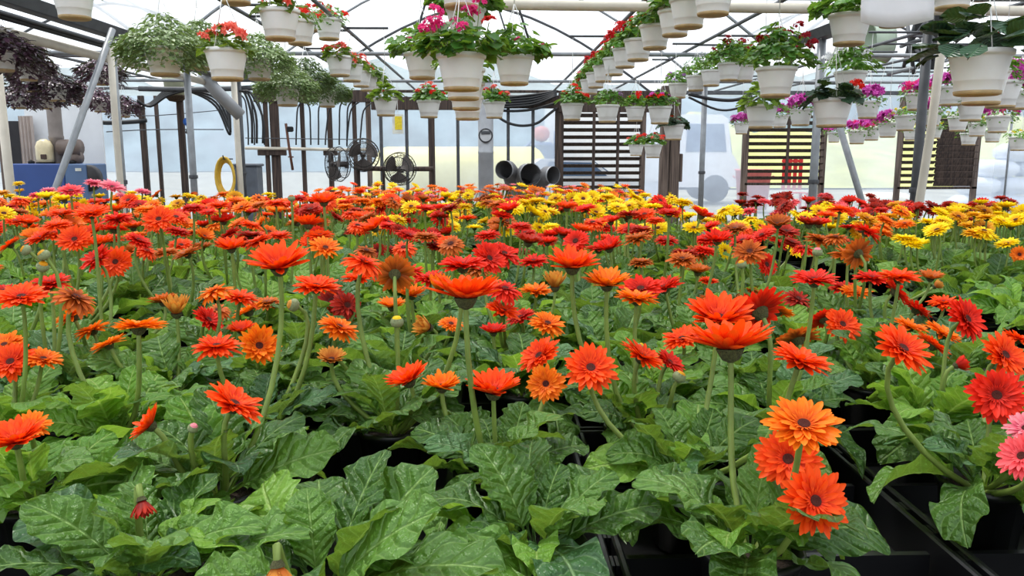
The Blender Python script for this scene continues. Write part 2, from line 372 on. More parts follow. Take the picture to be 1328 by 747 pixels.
vwhite = plain('white vehicle paint', (236, 238, 240), 0.25, 0.05)
vglass = plain('vehicle glass', (96, 120, 150), 0.1, 0.1)
tyre = plain('tyre rubber', (24, 24, 26), 0.8, 0.2)
ycream = plain('pale yellow paint', (250, 236, 130), 0.5, 0.06, 0.7)
def wheel(root, x, y, r, w=0.25):
    M = Matrix.Rotation(PI / 2, 4, 'X')
    MB().lathe([(0, -w / 2), (r * .55, -w / 2), (r * .95, -w / 2), (r, -w / 3), (r, w / 3), (r * .95, w / 2), (r * .55, w / 2), (0, w / 2)], 18, (x, y, r), M).build('wheel', tyre, root, True)
tr = thing('white_truck', 'white truck with a tall cab parked outside the film wall', 'truck', (at(905, 230, 27).x, 27.5, 0))
prof = [(-1.1, 0.5), (1.25, 0.5), (1.25, 1.15), (1.05, 1.5), (0.95, 1.6), (0.8, 2.7), (0.6, 2.85), (-1.1, 2.85)]
def extr(prof, y0, y1):
    n = len(prof); return MB().add([(p[0], y, p[1]) for y in (y0, y1) for p in prof], [tuple(range(n - 1, -1, -1)), tuple(range(n, 2 * n))] + [(i, (i + 1) % n, n + (i + 1) % n, n + i) for i in range(n)])
extr(prof, -1.0, 1.1).build('cab', vwhite, tr)
extr([(-.55, 1.65), (.78, 1.65), (.66, 2.55), (-.55, 2.55)], -1.03, -1.0).build('side_window', vglass, tr)
extr([(.97, 1.62), (1.0, 1.62), (.84, 2.6), (.81, 2.6)], -.9, 1.0).build('windscreen', vglass, tr)
MB().box((-3.1, 0.05, 2.0), (3.9, 2.3, 2.7), 0, .05).build('cargo_box', vwhite, tr)
MB().box((-2.0, 0.05, .55), (6.2, 1.2, .22)).build('chassis', tyre, tr)
for x in (.45, -3.6): wheel(tr, x, -.95, .45); wheel(tr, x, 1.0, .45)
car = thing('parked_car', 'white car with a dark windscreen parked outside beside the slatted shutter', 'car', (at(757, 240, 21.6).x, 21.6, 0))
extr([(-2, .3), (2, .3), (2.05, .8), (1.2, .95), (.6, 1.05), (.1, 1.42), (-1.2, 1.45), (-1.9, 1.0), (-2.05, .8)], -.85, .85).build('body', vwhite, car)
extr([(-1.1, 1.02), (.5, 1.02), (.08, 1.36), (-1.0, 1.38)], -.87, -.85).build('side_window', vglass, car)
extr([(.62, 1.06), (.66, 1.06), (.14, 1.42), (.1, 1.42)], -.75, .75).build('windscreen', vglass, car)
for x in (1.25, -1.25): wheel(car, x, -.8, .31, .2); wheel(car, x, .8, .31, .2)
a = at(478, 190, 24); b = at(712, 190, 24)
tk = thing('storage_tank', 'long pale yellow tank with a rounded end outside the film wall', 'tank', ((a.x + b.x) / 2, 24.6, 0))
M = Matrix.Rotation(PI / 2, 4, 'Y'); L = (b.x - a.x) / 2; r = a.z / 2 - .1
MB().lathe([(0, -L)] + [(r * math.sin(k * PI / 12), -L + .5 - .5 * math.cos(k * PI / 12)) for k in range(1, 7)] + [(r * math.cos(k * PI / 12), L - .5 + .5 * math.sin(k * PI / 12)) for k in range(0, 6)] + [(0, L)], 28, (0, 0, r + .2), M).build('shell', ycream, tk, True)
for x in (-L * .6, L * .6): MB().box((x, 0, .3), (.3, 1.4, .6), 0, .02).build('saddle', dsteel, tk)
mc = thing('garden_machine', 'blue-grey machine with round red-white top and slanting arm seen above the yellow tank', 'machine', (at(702, 190, 25.9).x, 25.9, 0))
bl = plain('machine blue', (120, 140, 176), .5); rd = plain('faded red', (208, 130, 124), .6)
MB().box((0, 0, 1.55), (.75, .6, .8), 0, .08).build('body', bl, mc); MB().box((0, 0, .6), (1.2, .8, 1.2), 0, .1).build('base', bl, mc)
MB().lathe([(0, -.25), (.16, -.2), (.25, -.08), (.27, .05), (.2, .2), (0, .27)], 14, (0, 0, 2.2)).build('round_top', rd, mc, True)
MB().tube([(-.3, 0, 2.0), (-.95, 0, 1.3)], .05, 6).build('arm', bl, mc, True); MB().tube([(.42, 0, 2.3), (.42, 0, 1.2)], .03, 6).build('grip', bl, mc, True)
# red slatted chair and bins
redp = plain('red plastic', (214, 40, 34), .45); pinkp = plain('pink plastic', (232, 128, 128), .5)
rc = thing('garden_chair', 'red slatted chair standing outside behind the open shutter', 'chair', (at(1031, 220, 23).x, 23, 0))
for i in range(4): MB().box((-.24 + i * .16, .2, 1.0), (.11, .03, .9), 0, .01).build('back_slat', redp, rc)
for i in range(4): MB().box((0, -.25 + i * .12, .48), (.6, .1, .03), 0, .008).build('seat_slat', redp, rc)
for (x, y) in ((-.28, -.28), (.28, -.28), (-.28, .2), (.28, .2)): MB().box((x, y, .24), (.06, .06, .48)).build('leg', redp, rc)
MB().box((0, .225, 1.38), (.62, .03, .08), 0, .01).build('top_rail', redp, rc)
def bin_(px, Y, r, h, mt, label):
    o = thing('tub', label, 'tub', (at(px, 230, Y).x, Y, 0))
    MB().lathe([(0, 0), (r * .8, 0), (r, h), (r * 1.07, h), (r * 1.07, h + .05), (r * .98, h + .05), (r * .8, .06), (0, .06)], 18).build('body', mt, o, True)
    for s in (-1, 1): MB().tube(smoothpath([(s * r, -.1, h * .8), (s * r * 1.15, -.08, h * .86), (s * r * 1.15, .08, h * .86), (s * r, .1, h * .8)]), .015, 5).build('handle', mt, o, True)
bin_(977, 23, .5, 1.1, pinkp, 'pinkish red tub standing outside the film wall beside the white truck')
rocky = plain('cream sacking', (246, 236, 204), .8, .1)
bagm = plain('white wrapped bale', (226, 232, 242), .35, .12, 2.0, bump=.5, bscale=5)
def bale(px, z, Y, w, label, grp, mt=bagm):
    mb = MB(); mb.box((0, 0, .24), (w, .8, .46), 0, .14)
    for v in range(len(mb.v)): x, y, zz = mb.v[v]; mb.v[v] = (x, y, zz + .03 * math.sin(x * 5 + px) * (zz > .2))
    o = mb.build('wrapped_bale', mt, None, True); o.location = (at(px, 230, Y).x, Y, z); tag(o, label, 'bale', grp)
for z, row in ((0.0, (1262, 1310, 1358, 1406)), (.47, (1268, 1316, 1364, 1412)), (.94, (1290, 1338, 1386)), (1.36, (1316, 1362))):
    for px in row: bale(px, z, 22, .98, 'white plastic wrapped bale in the stack outside the film wall', 'wrapped bales outside')
bale(1146, 0, 23.5, 1.5, 'low cream sack lying outside the film wall between two shutters', None, rocky); bpy.data.objects[-1] if False else None

# ------------------------------------------------------------------ fittings inside the back wall
def hose(pts, Y, r, label, mt=hose_b, cat='hose', grp=None, k=5, name='water_hose'):
    P = [at(p[0], p[1], Y + (p[2] if len(p) > 2 else 0)) for p in pts]
    o = MB().tube(smoothpath(P, k), r, 6).build(name, mt, None, True); tag(o, label, cat, grp); return o
# drip lines bent over from the header
for (x0, y0, x1, y1) in ((318, 117, 330, 188), (322, 117, 343, 188), (314, 122, 322, 188), (388, 132, 384, 188), (400, 132, 403, 188), (414, 132, 413, 188), (432, 134, 422, 188), (442, 130, 440, 188), (452, 132, 450, 188), (460, 134, 450, 190), (475, 136, 467, 188)):
    dx = x1 - x0
    hose([(x0 - (6 if dx > 0 else -6), y0 - 2), (x0 + dx * .45, y0 + 8), (x0 + dx * .85, y0 + 32), (x1, y0 + 50), (x1, y1)], WALL_Y - .25, .018, 'thin black drip tube bending down from the header beam', hose_b, 'hose', 'drip tubes at the timber wall', 4, 'drip_tube')
hose([(318, 192), (380, 193), (440, 194), (482, 194)], WALL_Y - .2, .035, 'pale horizontal pipe crossing the wall timbers under the drip tubes', pvc, 'pipe', None, 3, 'manifold_pipe')
hose([(318, 179), (400, 180), (470, 181)], WALL_Y - .272, .01, 'thin wire joining the drip tubes above the pale pipe', dsteel, 'wire', None, 3, 'tie_wire')
hose([(640, 147), (656, 158), (675, 163), (696, 160), (712, 148), (722, 140)], WALL_Y - .25, .03, 'black hose hanging in a deep loop under the header beam')
hose([(640, 141), (660, 144), (690, 142), (722, 133)], WALL_Y - .25, .03, 'black hose sagging slightly along the header beam')
for i in range(5): hose([(650, 139 - i * 3), (690, 136 - i * 3.2), (722, 124 - i * 1.5)], WALL_Y - .32 + i * .02, .028, 'black hose bundled along the header beam', hose_b, 'hose', 'hose bundle at the header')
hose([(893, 126), (930, 142), (958, 140), (986, 126)], 14.55, .02, 'black cable sagging between posts under the basket rail')
hose([(893, 122), (920, 128), (950, 130), (975, 124)], 14.64, .03, 'thick black hose held up under the basket rail')
for i in range(5): hose([(178, 130 + 2 * i), (195, 138 - i), (218, 124 - i * 2), (250, 116 + i), (280, 118 + 5 * i), (296, 140 + 8 * i), (299, 172)], 15 + .08 * i, .022, 'black hose arching between posts past the purple baskets', hose_b, 'hose', 'arching hoses')
hose([(92, 138), (110, 152), (132, 159), (172, 158), (190, 156)], WALL_Y - .14, .05, 'dark flexible pipe curving behind the slanting strut')
hose([(138, 171), (200, 168), (290, 168)], WALL_Y - .3, .012, 'thin wire running along the bluish film wall', dsteel, 'wire', None, 3, 'wall_wire')
hose([(138, 148), (200, 150), (295, 142)], WALL_Y - .3, .01, 'fine wire above another along the bluish film wall', dsteel, 'wire', None, 3, 'wall_wire')
for i, (x0, x1) in enumerate(((322, 332), (326, 340), (318, 326))):
    hose([(x0 - 8, 118), (x0, 122), (x1, 150), (x1 + 1, 186)], 13.80, .02, 'black hose curving down beside the paired steel posts', hose_b, 'hose', 'hoses by the paired posts')
# yellow sticky trap card
p = at(516, 161, 15.1); o = thing('sticky_trap', 'yellow sticky trap card hanging near the drip tubes', 'trap', p)
ycard = plain('yellow trap card', (240, 214, 40), .5, .25, 40); cardw = plain('card border', (226, 226, 214), .6)
MB().box((0, 0, 0), (.2, .008, .35)).build('backing', cardw, o); MB().box((.01, -.006, .02), (.13, .004, .24)).build('sticky_face', ycard, o)
MB().tube([(0, 0, .17), (0, 0, GUT - p.z)], .004, 4).build('string', wire_m, o)
# broad grey duct column with round dial
p = at(630, 190, 18.2); col = thing('duct_column', 'broad grey sheet metal column with a round dial on it', 'column', (p.x, 18.2, 0))
gd = plain('grey duct metal', (172, 174, 178), .5, .2, 3, .3)
M0 = [(0.17, 0), (.17, 1.58), (.178, 1.59), (.178, 1.63), (.17, 1.64), (.17, GUT + .3)]
MB().lathe(M0, 20).build('shaft', gd, col, True)
zc = at(631, 176, 18.2).z; MX = Matrix.Rotation(PI / 2, 4, 'X')
dial = MB().lathe([(0, .0), (.15, 0), (.16, .02), (.16, .06), (.135, .07), (.13, .05), (0, .045)], 20, (0, -.15, zc), MX).build('dial_case', plain('dial rim', (66, 66, 70), .5), col, True)
MB().lathe([(0, .056), (.128, .052)], 20, (0, -.15, zc), MX).build('dial_face', plain('dial face', (206, 206, 208), .3, .3, 3), dial, True)
MB().box((0, -.215, zc + .06), (.2, .02, .07), 0, .008).build('dial_band', dsteel, dial)
# duct elbows
def elbow(px, py, w, label, yaw):
    o = thing('duct_elbow', label, 'duct', (at(px, py, 16.5).x, 16.5, 0)); r = w / F * 16.5 / 2 * .9; zc = at(px, py, 16.5).z
    d = Vector((math.sin(yaw), -math.cos(yaw), 0)); pts = [Vector((0, 0, 0)) - d * .35 + Vector((0, 0, 0))]
    pts = [-d * .42 + Vector((0, 0, 0)), -d * .42 + Vector((0, 0, zc - .5)), -d * .38 + Vector((0, 0, zc - .3)), -d * .24 + Vector((0, 0, zc - .1)), -d * .05 + Vector((0, 0, zc)), d * .12 + Vector((0, 0, zc))]
    outer = MB(); outer.tube(pts, r, 18, False); outer.tube(list(reversed(pts)), r * .93, 18, False)
    e = outer.build('elbow_pipe', plain('dusty grey duct', (118, 118, 120), .6, .3, 4, .2), o, True)
    lip = MB().tube([d * .1 + Vector((0, 0, zc)), d * .14 + Vector((0, 0, zc))], r * 1.04, 18, False); lip.build('lip', gd, e, True)
    MB().lathe([(0, 0), (r * .92, 0)], 18, -d * .3 + Vector((0, 0, zc - .2)), Matrix.Rotation(-.6, 4, d.cross(Vector((0, 0, 1))).normalized())).build('throat_shade', plain('painted duct shade', (34, 33, 34), .9), e)  # added dark disc across the bend stands in for shade inside the duct
elbow(657, 220, 26, 'small grey duct elbow facing aside, next to the grey column', R(-25))
elbow(685, 226, 31, 'large grey duct elbow standing between two smaller ones', R(20))
elbow(712, 227, 25, 'grey duct elbow next to the slatted shutter', R(38))
# fans
cage = plain('fan cage wire', (60, 58, 56), .5, .2, 5, .5); blade_m = plain('fan blade', (84, 76, 72), .6, .25, 5)
def fan(px, py, w, Y, yaw, label, pitch=0):
    c = at(px, py, Y); o = thing('circulation_fan', label, 'fan', c); r = w / F * Y / 2
    o.rotation_euler = (pitch, 0, yaw)
    Mx = Matrix.Rotation(PI / 2, 4, 'X')
    for y, rr in ((-.14, r * .7), (-.1, r * .94), (.06, r), (.16, r * .8)):
        pts = [Vector((rr * math.cos(q * PI / 12), y, rr * math.sin(q * PI / 12))) for q in range(25)]; MB().tube(pts, .009, 5, False).build('cage_ring', cage, o, True)
    g = MB()
    for q in range(28):
        a = q * 2 * PI / 28; cx, sx = math.cos(a), math.sin(a)
        g.tube([(r * .12 * cx, -.19, r * .12 * sx), (r * .6 * cx, -.16, r * .6 * sx), (r * .95 * cx, -.1, r * .95 * sx), (r * cx, .06, r * sx), (r * .8 * cx, .16, r * .8 * sx), (r * .2 * cx, .2, r * .2 * sx)], .0035, 3)
    g.build('cage_wires', cage, o, True)
    for k in range(3):
        a0 = k * 2 * PI / 3 + .5; b = MB(); vv = []; uu = []
        for i in range(5):
            t = i / 4; rr = r * (.12 + .76 * t); hw = .2 + .52 * math.sin(min(1, t * 1.15) * PI * .62)
            for j in range(5):
                q = a0 + (j / 4 - .5) * hw * 2.1 * (1 if t < .9 else .85); vv.append((rr * math.cos(q), -.05 + .09 * (j / 4 - .5), rr * math.sin(q)))
        b.add(vv, [(i * 5 + j, i * 5 + j + 1, i * 5 + j + 6, i * 5 + j + 5) for i in range(4) for j in range(4)]); b.build('blade', blade_m, o, True)
    MB().lathe([(0, .0), (r * .16, 0), (r * .17, .06), (r * .17, .3), (0, .32)], 14, (0, -.06, 0), Matrix.Rotation(-PI / 2, 4, 'X')).build('motor', plain('fan motor', (52, 46, 44), .5), o, True)
    MB().lathe([(0, .05), (r * .1, .04), (r * .13, 0), (0, 0)], 12, (0, -.1, 0), Mx).build('hub', plain('fan hub', (60, 54, 52), .5), o, True)
    MB().box((0, .22, -r * .1), (.06, .06, .1)).build('bracket', dsteel, o)
    return o
fan(437, 213, 44, 16.4, R(-52), 'large caged fan turned sideways beside another fan')
fan(471, 201, 42, 16.7, R(12), 'large dark caged fan facing the beds above the crossbar')
fan(518, 219, 42, 16.5, R(-8), 'caged fan with broad pale blades beside the wall post')
hose([(462, 218), (500, 219), (562, 219)], 16.75, .05, 'dark horizontal bar carrying the fans', bwood, 'bar', None, 2, 'fan_bar')
for px, w in ((464, .07), (497, .05), (561, .06)):
    p = at(px, 219, 16.8); o = MB().box((0, 0, p.z / 2), (w, w, p.z), 0, .005).build('fan_stand', bwood); o.location = (p.x, 16.85, 0); tag(o, 'dark upright holding the fan bar', 'post', 'fan bar uprights')
# blue heater, stack
hp = at(77, 225, 17.4); ht = thing('heater', 'blue cabinet heater with a fat grey flue pipe on top', 'heater', (hp.x, 17.4, 0))
blue = plain('blue heater paint', (44, 74, 138), .45, .15, 2); blue2 = plain('grey blue panel', (82, 108, 146), .5, .15, 2)
zt = at(77, 212, 17.4).z; MB().box((-.2, 0, zt / 2), (1.05, .9, zt), 0, .02).build('cabinet', blue, ht)
MB().box((.55, .02, zt / 2), (.45, .9, zt - .01), 0, .02).build('end_panel', blue2, ht); MB().box((.62, -.44, zt - .12), (.12, .01, .06)).build('nameplate', cardw, ht)
MB().lathe([(.14, zt), (.14, zt + .5), (.15, zt + .52), (.15, zt + .56), (.14, zt + .58), (.14, 3.3)], 18, (-.05, .1, 0)).build('flue_pipe', plain('rusty flue', (132, 122, 116), .6, .3, 3, .2), ht, True)
brn = plain('brown drum', (112, 96, 88), .5, .2, 4)
MB().tube([(.1, -.05, zt + .33), (.52, -.1, zt + .33)], .17, 16).build('blower_drum', brn, ht, True); MB().tube([(.25, -.05, zt + .12), (.52, -.1, zt + .12)], .12, 14).build('blower_drum', brn, ht, True)
MB().lathe([(0, 0), (.28, 0), (.28, .2), (0, .2)], 18, (.72, -.2, zt - .3), MX).build('side_blower', plain('black blower', (50, 48, 50), .6), ht, True)
for x in (-.45, .4): MB().lathe([(0, 0), (.06, .0), (.07, .04), (0, .08)], 10, (x, -.2, zt)).build('cap', tyre, ht, True)
lp = at(50, 204, 17.0); ln = thing('lantern', 'cream glass lantern on the heater beside the flue', 'lantern', (lp.x, 17.25, zt))
MB().lathe([(0, .02), (.16, .02), (.17, .1), (.17, .35), (.13, .45), (.05, .5), (0, .5)], 14).build('globe', plain('cream globe', (222, 206, 166), .3, .2, 6), ln, True); MB().lathe([(0, 0), (.18, 0), (.18, .03), (0, .03)], 14).build('base', tyre, ln, True)
MB().box((.06, -.17, .14), (.12, .03, .1), 0, .01).build('burner', plain('burner brown', (70, 50, 40), .7), ln)
# curtain and dark doorway at the far left
d1 = structure(link('door_1', None)); d1.location = (at(18, 180, 18.6).x, 18.6, 0)
MB().box((0, .05, 1.15), (.5, .06, 2.3), 0, .01).build('door_leaf', plain('dark door', (40, 38, 42), .7), d1)
for s in (-1, 1): MB().box((s * .29, 0, 1.2), (.08, .1, 2.4), 0, .01).build('door_jamb', gwood, d1)
cur = MB(); n = 20; x0, x1 = at(26, 180, 18.4).x, at(44, 180, 18.4).x
cur.add([(x0 + (x1 - x0) * i / n, 18.4 + .04 * math.sin(i * 1.3), z) for z in (0, 2.4) for i in range(n + 1)], [(i, i + 1, n + 2 + i, n + 1 + i) for i in range(n)])
tag(cur.build('plastic_curtain', plain('dusty curtain', (186, 172, 164), .6, .2, 4), None, True), 'dusty beige plastic curtain hanging beside the dark doorway', 'curtain')
wp = MB(); wp.box((0, 0, 1.2), (1.7, .05, 2.9), 0, .01); o = wp.build('white_board', plain('white panel', (228, 230, 232), .5, .08, 2)); o.location = (at(85, 180, 18.7).x, 18.7, 0); tag(o, 'tall white board standing behind the blue heater', 'board')
# yellow hose coil, grey bin, green-white bucket on a timber stake
yh = thing('hose_coil', 'yellow garden hose coiled over a hook on the steel post', 'hose', (-4.40, 13.72, at(301, 222, 13.7).z)); ym = plain('yellow hose', (226, 184, 60), .4)
for k in range(4):
    rr = .16 + .015 * k; pts = [Vector((rr * .75 * math.cos(q * PI / 10), -.03 * k, -.1 + rr * 1.6 * math.sin(q * PI / 10))) for q in range(21)]; MB().tube(pts, .022, 6, False).build('hose_loop', ym, yh, True)
MB().tube([(.08, .1, .2), (0, -.1, .2), (0, -.14, .26)], .012, 5).build('hook', dsteel, yh, True)
gb = thing('grey_bin', 'grey plastic bin standing behind the hose coil', 'bin', (at(322, 222, 15.2).x, 15.2, 0)); gz = at(322, 214, 15.2).z
MB().box((0, 0, gz / 2), (.42, .42, gz), 0, .04).build('body', plain('grey bin', (92, 98, 108), .6), gb); MB().box((0, 0, gz), (.47, .47, .05), 0, .015).build('rim', plain('grey bin', (92, 98, 108)), gb)
bp_ = at(227, 112, 15.5); bk = thing('pale_bucket', 'pale green bucket with a root mat upside on a timber stake', 'bucket', (bp_.x, 15.5, 0)); z0 = at(227, 124, 15.5).z
MB().lathe([(0, z0), (.17, z0), (.2, z0 + .25), (.22, z0 + .26), (.22, z0 + .3), (.24, z0 + .42), (.2, z0 + .44), (0, z0 + .43)], 20).build('body', plain('pale green plastic', (214, 218, 186), .5, .1), bk, True)
MB().lathe([(.0, z0 - .12), (.12, z0 - .1), (.2, z0 - .02), (.17, z0 + .01)], 12).build('root_mat', plain('root mat', (84, 66, 50), .95, .5, 30), bk, True)
MB().box((.06, .02, z0 / 2 - .05), (.11, .09, z0 - .1), 0, .01).build('stake', bwood, bk)
tap = thing('water_tap', 'small tap with a round blue handle on the timber stake', 'tap', at(243, 158, 15.3)); MB().lathe([(0, -.03), (.07, -.02), (.075, .02), (0, .03)], 12, (0, 0, 0), MX).build('blue_knob', plain('blue knob', (30, 100, 190), .4), tap, True)
MB().tube([(0, 0, -.02), (0, .02, -.12), (0, -.06, -.2)], .03, 8).build('spout', dsteel, tap, True)
tl = thing('hand_tool', 'rusty iron tool hanging on the drip pipe', 'tool', at(375, 192, 18.74)); rust = plain('rust', (112, 74, 58), .8, .3, 20)
MB().tube([(-.05, 0, .55), (.0, 0, .0), (.06, 0, -.5)], .03, 6).build('shaft', rust, tl, True); MB().box((.05, -.04, .42), (.14, .1, .12), 0, .02).build('head', tyre, tl); MB().box((.03, 0, -.2), (.12, .04, .03)).build('crosspiece', rust, tl)

def lean(a, b):                         # carry a leaning pipe on down to the floor
    a, b = Vector(a), Vector(b); return a + (b - a) * (a.z / (a.z - b.z))
# ------------------------------------------------------------------ steel posts under the gutters
def gy(px, gx): return gx / at(px, 200, 1.0).x   # distance at which a gutter line stands at this pixel column
def post(x, Y, r, label, name='steel_post', mt=steel, grp=None, top=GUT):
    o = thing(name, label, 'post', (x, Y, 0), grp); MB().tube([(0, 0, 0), (0, 0, top)], r, 10).build('shaft', mt, o, True)
    MB().lathe([(r * 1.25, top * .42), (r * 1.3, top * .42 + .01), (r * 1.3, top * .42 + .04), (r * 1.25, top * .42 + .05)], 10).build('clamp', dsteel, o, True); return o
post(3.87, gy(1191, 3.87), .042, 'grey steel gutter post with a white pipe leaning across it', mt=dsteel)
o = MB().tube([at(1225, 30, 6.8), at(1208, 165, 6.95), at(1186, 300, 7.0), lean(at(1208, 165, 6.95), at(1186, 300, 7.0))], .036, 10).build('drain_pipe', pvc, None, True); tag(o, 'white plastic pipe leaning across the grey steel post', 'pipe')
post(3.87, gy(1057, 3.87), .05, 'thick steel post beside the open shutter with the red chair', mt=steel)
post(3.87, gy(911, 3.87), .05, 'slim steel post between the white truck and the weathered timber post', mt=steel)
post(-4.32, gy(155, -4.32), .05, 'steel gutter post with a bamboo coloured pipe beside the purple baskets', mt=steel)
o = MB().tube([at(143, 62, 9.0), at(149, 150, 9.0), at(158, 262, 9.0), lean(at(149, 150, 9.0), at(158, 262, 9.0))], .035, 10).build('drain_pipe', pvc, None, True); tag(o, 'beige pipe strapped along the steel gutter post', 'pipe')
post(-4.32, gy(249, -4.32), .05, 'slim steel post behind the pale bucket', mt=steel)
post(-4.32, gy(313, -4.32), .06, 'paired steel post with black clamp beside the yellow hose', mt=dsteel)
o = MB().tube([at(303, 104, 13.7), lean(at(303, 104, 13.7), at(312, 240, 13.7))], .05, 8).build('drain_pipe', pvc, None, True); tag(o, 'pale pipe standing against the paired steel post', 'pipe')
o = MB().tube([at(146, 38, 9.05), lean(at(146, 38, 9.05), at(72, 245, 8.2))], .034, 10).build('brace_strut', steel, None, True); tag(o, 'silver strut slanting down from the gutter post past the blue heater', 'strut')
o = MB().tube([at(1086, 155, 11.0), lean(at(1086, 155, 11.0), at(1122, 275, 11.0))], .045, 10).build('brace_strut', steel, None, True); tag(o, 'silver strut slanting down between the two shutters on the flower side', 'strut')
o = MB().tube([at(262, 96, 13), at(282, 120, 13.2), at(312, 150, 13.4)], .1, 14).build('air_duct', gd, None, True); tag(o, 'fat grey air duct slanting down to the paired steel posts', 'duct')
o = MB().tube([at(-3, 95, 8.6), lean(at(-3, 95, 8.6), at(17, 275, 8.6))], .045, 10).build('drain_pipe', pvc, None, True); tag(o, 'cream pole leaning beside the dark doorway', 'pole')
wpst = thing('timber_post', 'thick weathered double timber post beside the white truck', 'post', (at(868, 200, 16).x, 16, 0))
MB().box((-.1, 0, GUT / 2), (.17, .17, GUT), 0, .012).build('timber', gwood, wpst); MB().box((.1, .02, GUT / 2), (.19, .17, GUT), 0, .012).build('timber', gwood, wpst); MB().box((.23, 0, 1.3), (.06, .12, .55), 0, .01).build('cleat', gwood, wpst)
# pipes at the upper left running along the gutter
for i, (dx, dz, r_, mt) in enumerate(((.0, -.1, .05, pvc), (.12, .02, .03, hose_b), (.2, -.02, .03, hose_b), (.25, .0, .02, dsteel))):
    o = MB().tube([(-4.45 + dx, 1.0, GUT - .1 + dz), (-4.45 + dx, 9.3, GUT - .12 + dz), (-4.45 + dx, 13.5, GUT - .1 + dz)], r_, 8).build('gutter_pipe', mt, None, True)
    tag(o, ['beige pipe running along under the gutter above the purple baskets', 'black hose running along the gutter', 'black hose running along the gutter', 'thin grey conduit along the gutter'][i], 'pipe', 'pipes along the gutter')
hose([(68, 70, 0), (110, 71, 0), (137, 71, 0)], 12, .04, 'short grey pipe joining the gutter post behind the purple baskets', steel, 'pipe', None, 2, 'cross_pipe')
hose([(180, 115, 0), (250, 116, 0), (330, 114, 0)], 15, .045, 'dark horizontal pipe behind the pale bucket', dsteel, 'pipe', None, 2, 'cross_pipe')
# white blank sheet hung on the conduit
s = MB(); n = 8; pts = []
for j in range(5):
    for i in range(n + 1):
        u, v = i / n, j / 4; lo = 1 - v * (0.78 + .22 * math.sin(u * PI * .62)); pts.append((u * .44, .03 * math.sin(u * 3) - .02 * v, -v * .3 - (.05 * math.sin(u * PI * .8 + .5) * v)))
s.add(pts, [(j * (n + 1) + i, j * (n + 1) + i + 1, (j + 1) * (n + 1) + i + 1, (j + 1) * (n + 1) + i) for j in range(4) for i in range(n)])
o = s.build('blank_sheet', plain('white sheet', (222, 220, 222), .7, .05), None, True); p = at(1114, 24, 4.9); o.location = (p.x, 4.9, p.z + .3); tag(o, 'blank white sheet hung from the overhead conduit', 'sheet')
md = o.modifiers.new('thick', 'SOLIDIFY'); md.thickness = .004
# exhaust fan housing at the right gable
eg = thing('exhaust_fan', 'dark spoked fan with pale green cowl hung under the roof', 'fan', at(1180, 55, 12)); pg = plain('pale green cowl', (170, 186, 166), .5, .15, 4)
Mx = Matrix.Rotation(PI / 2, 4, 'Y')
MB().lathe([(.27, -.2), (.27, .04), (.3, .08), (.27, .08), (.25, .04), (.25, -.2)], 22, (-.42, 0, .0), Mx).build('cowl', pg, eg, True)
for k in range(8):
    a = k * PI / 4; MB().tube([(0, 0, 0), (.1, .45 * math.cos(a), .45 * math.sin(a))], .03, 5).build('spoke', dsteel, eg, True)
for k in range(5): 
    a = k * 2 * PI / 5; MB().box((.25 + .12 * math.cos(a), -.1, .3 * math.sin(a)), (.3, .04, .22), 0, .01).build('blade', tyre, eg)
MB().tube([(-.3, 0, -.45), (1.0, 0, -.15)], .03, 6).build('support_arm', steel, eg, True); MB().tube([(-.1, 0, -.25), (1.0, 0, -.02)], .02, 6).build('support_arm', steel, eg, True)

# ------------------------------------------------------------------ hanging baskets
geranium_leaf = leafmat('geranium leaf', (44, 92, 34), (104, 156, 58), (150, 190, 100), veins=False)
dark_leaf = leafmat('dark begonia leaf', (24, 50, 36), (52, 86, 60), (90, 124, 88), nv=7, rough=.35, trans=.05)
begonia_leaf = leafmat('begonia leaf', (58, 84, 22), (122, 156, 44), (150, 180, 90), nv=7)
silver_leaf = leafmat('silvery small leaf', (58, 84, 46), (150, 172, 118), (200, 210, 180), veins=False, trans=.2)
purple_leaf = leafmat('dark purple leaf', (44, 22, 40), (110, 78, 96), (120, 90, 110), veins=False, rough=.3, trans=.05)
BL = {'red': petalmat('red bloom', (176, 14, 20), (224, 30, 32)), 'pink': petalmat('hot pink bloom', (206, 24, 100), (240, 60, 140)), 'coral': petalmat('coral bloom', (226, 60, 50), (250, 130, 110)),
      'magenta': petalmat('magenta bloom', (156, 24, 122), (220, 90, 190)), 'white': petalmat('white bloom', (220, 220, 226), (248, 248, 250)), 'yellow': petalmat('yellow bloom', (226, 190, 20), (246, 222, 50)),
      'darkred': petalmat('dark red bloom', (112, 8, 20), (170, 20, 34)), 'lilac': petalmat('lilac bloom', (150, 80, 180), (206, 140, 216)), 'scarlet': petalmat('scarlet bloom', (206, 18, 10), (244, 44, 20))}
rnd = random.Random(11)
def leaflet(mb, p, nrm, dirv, L, W, kind='round'):
    nrm = nrm.normalized(); d = (dirv - nrm * dirv.dot(nrm)); d = d.normalized() if d.length > 1e-5 else nrm.orthogonal().normalized(); s = nrm.cross(d)
    if kind == 'round': prof = ((0, .0, .0), (.18, .62, .1), (.52, 1.0, .14), (.82, .72, .06), (1, 0, -.06))
    elif kind == 'lobed': prof = ((0, .35, 0), (.15, .95, .12), (.4, .72, .1), (.6, 1, .12), (.8, .55, .04), (1, 0, -.1))
    else: prof = ((0, .12, 0), (.3, 1, .08), (.65, .7, .02), (1, 0, -.22))
    vv = []; uv = []
    for (t, w, h) in prof:
        c = p + d * (t * L) + nrm * (h * L * .3)
        for k in (-1, 0, 1): vv.append(c + s * (k * w * W / 2) + nrm * (abs(k) * .12 * W)); uv.append((t, .5 + k * .5))
    n = len(prof); mb.add(vv, [(i * 3 + k, i * 3 + k + 1, i * 3 + k + 4, i * 3 + k + 3) for i in range(n - 1) for k in (0, 1)], uv)
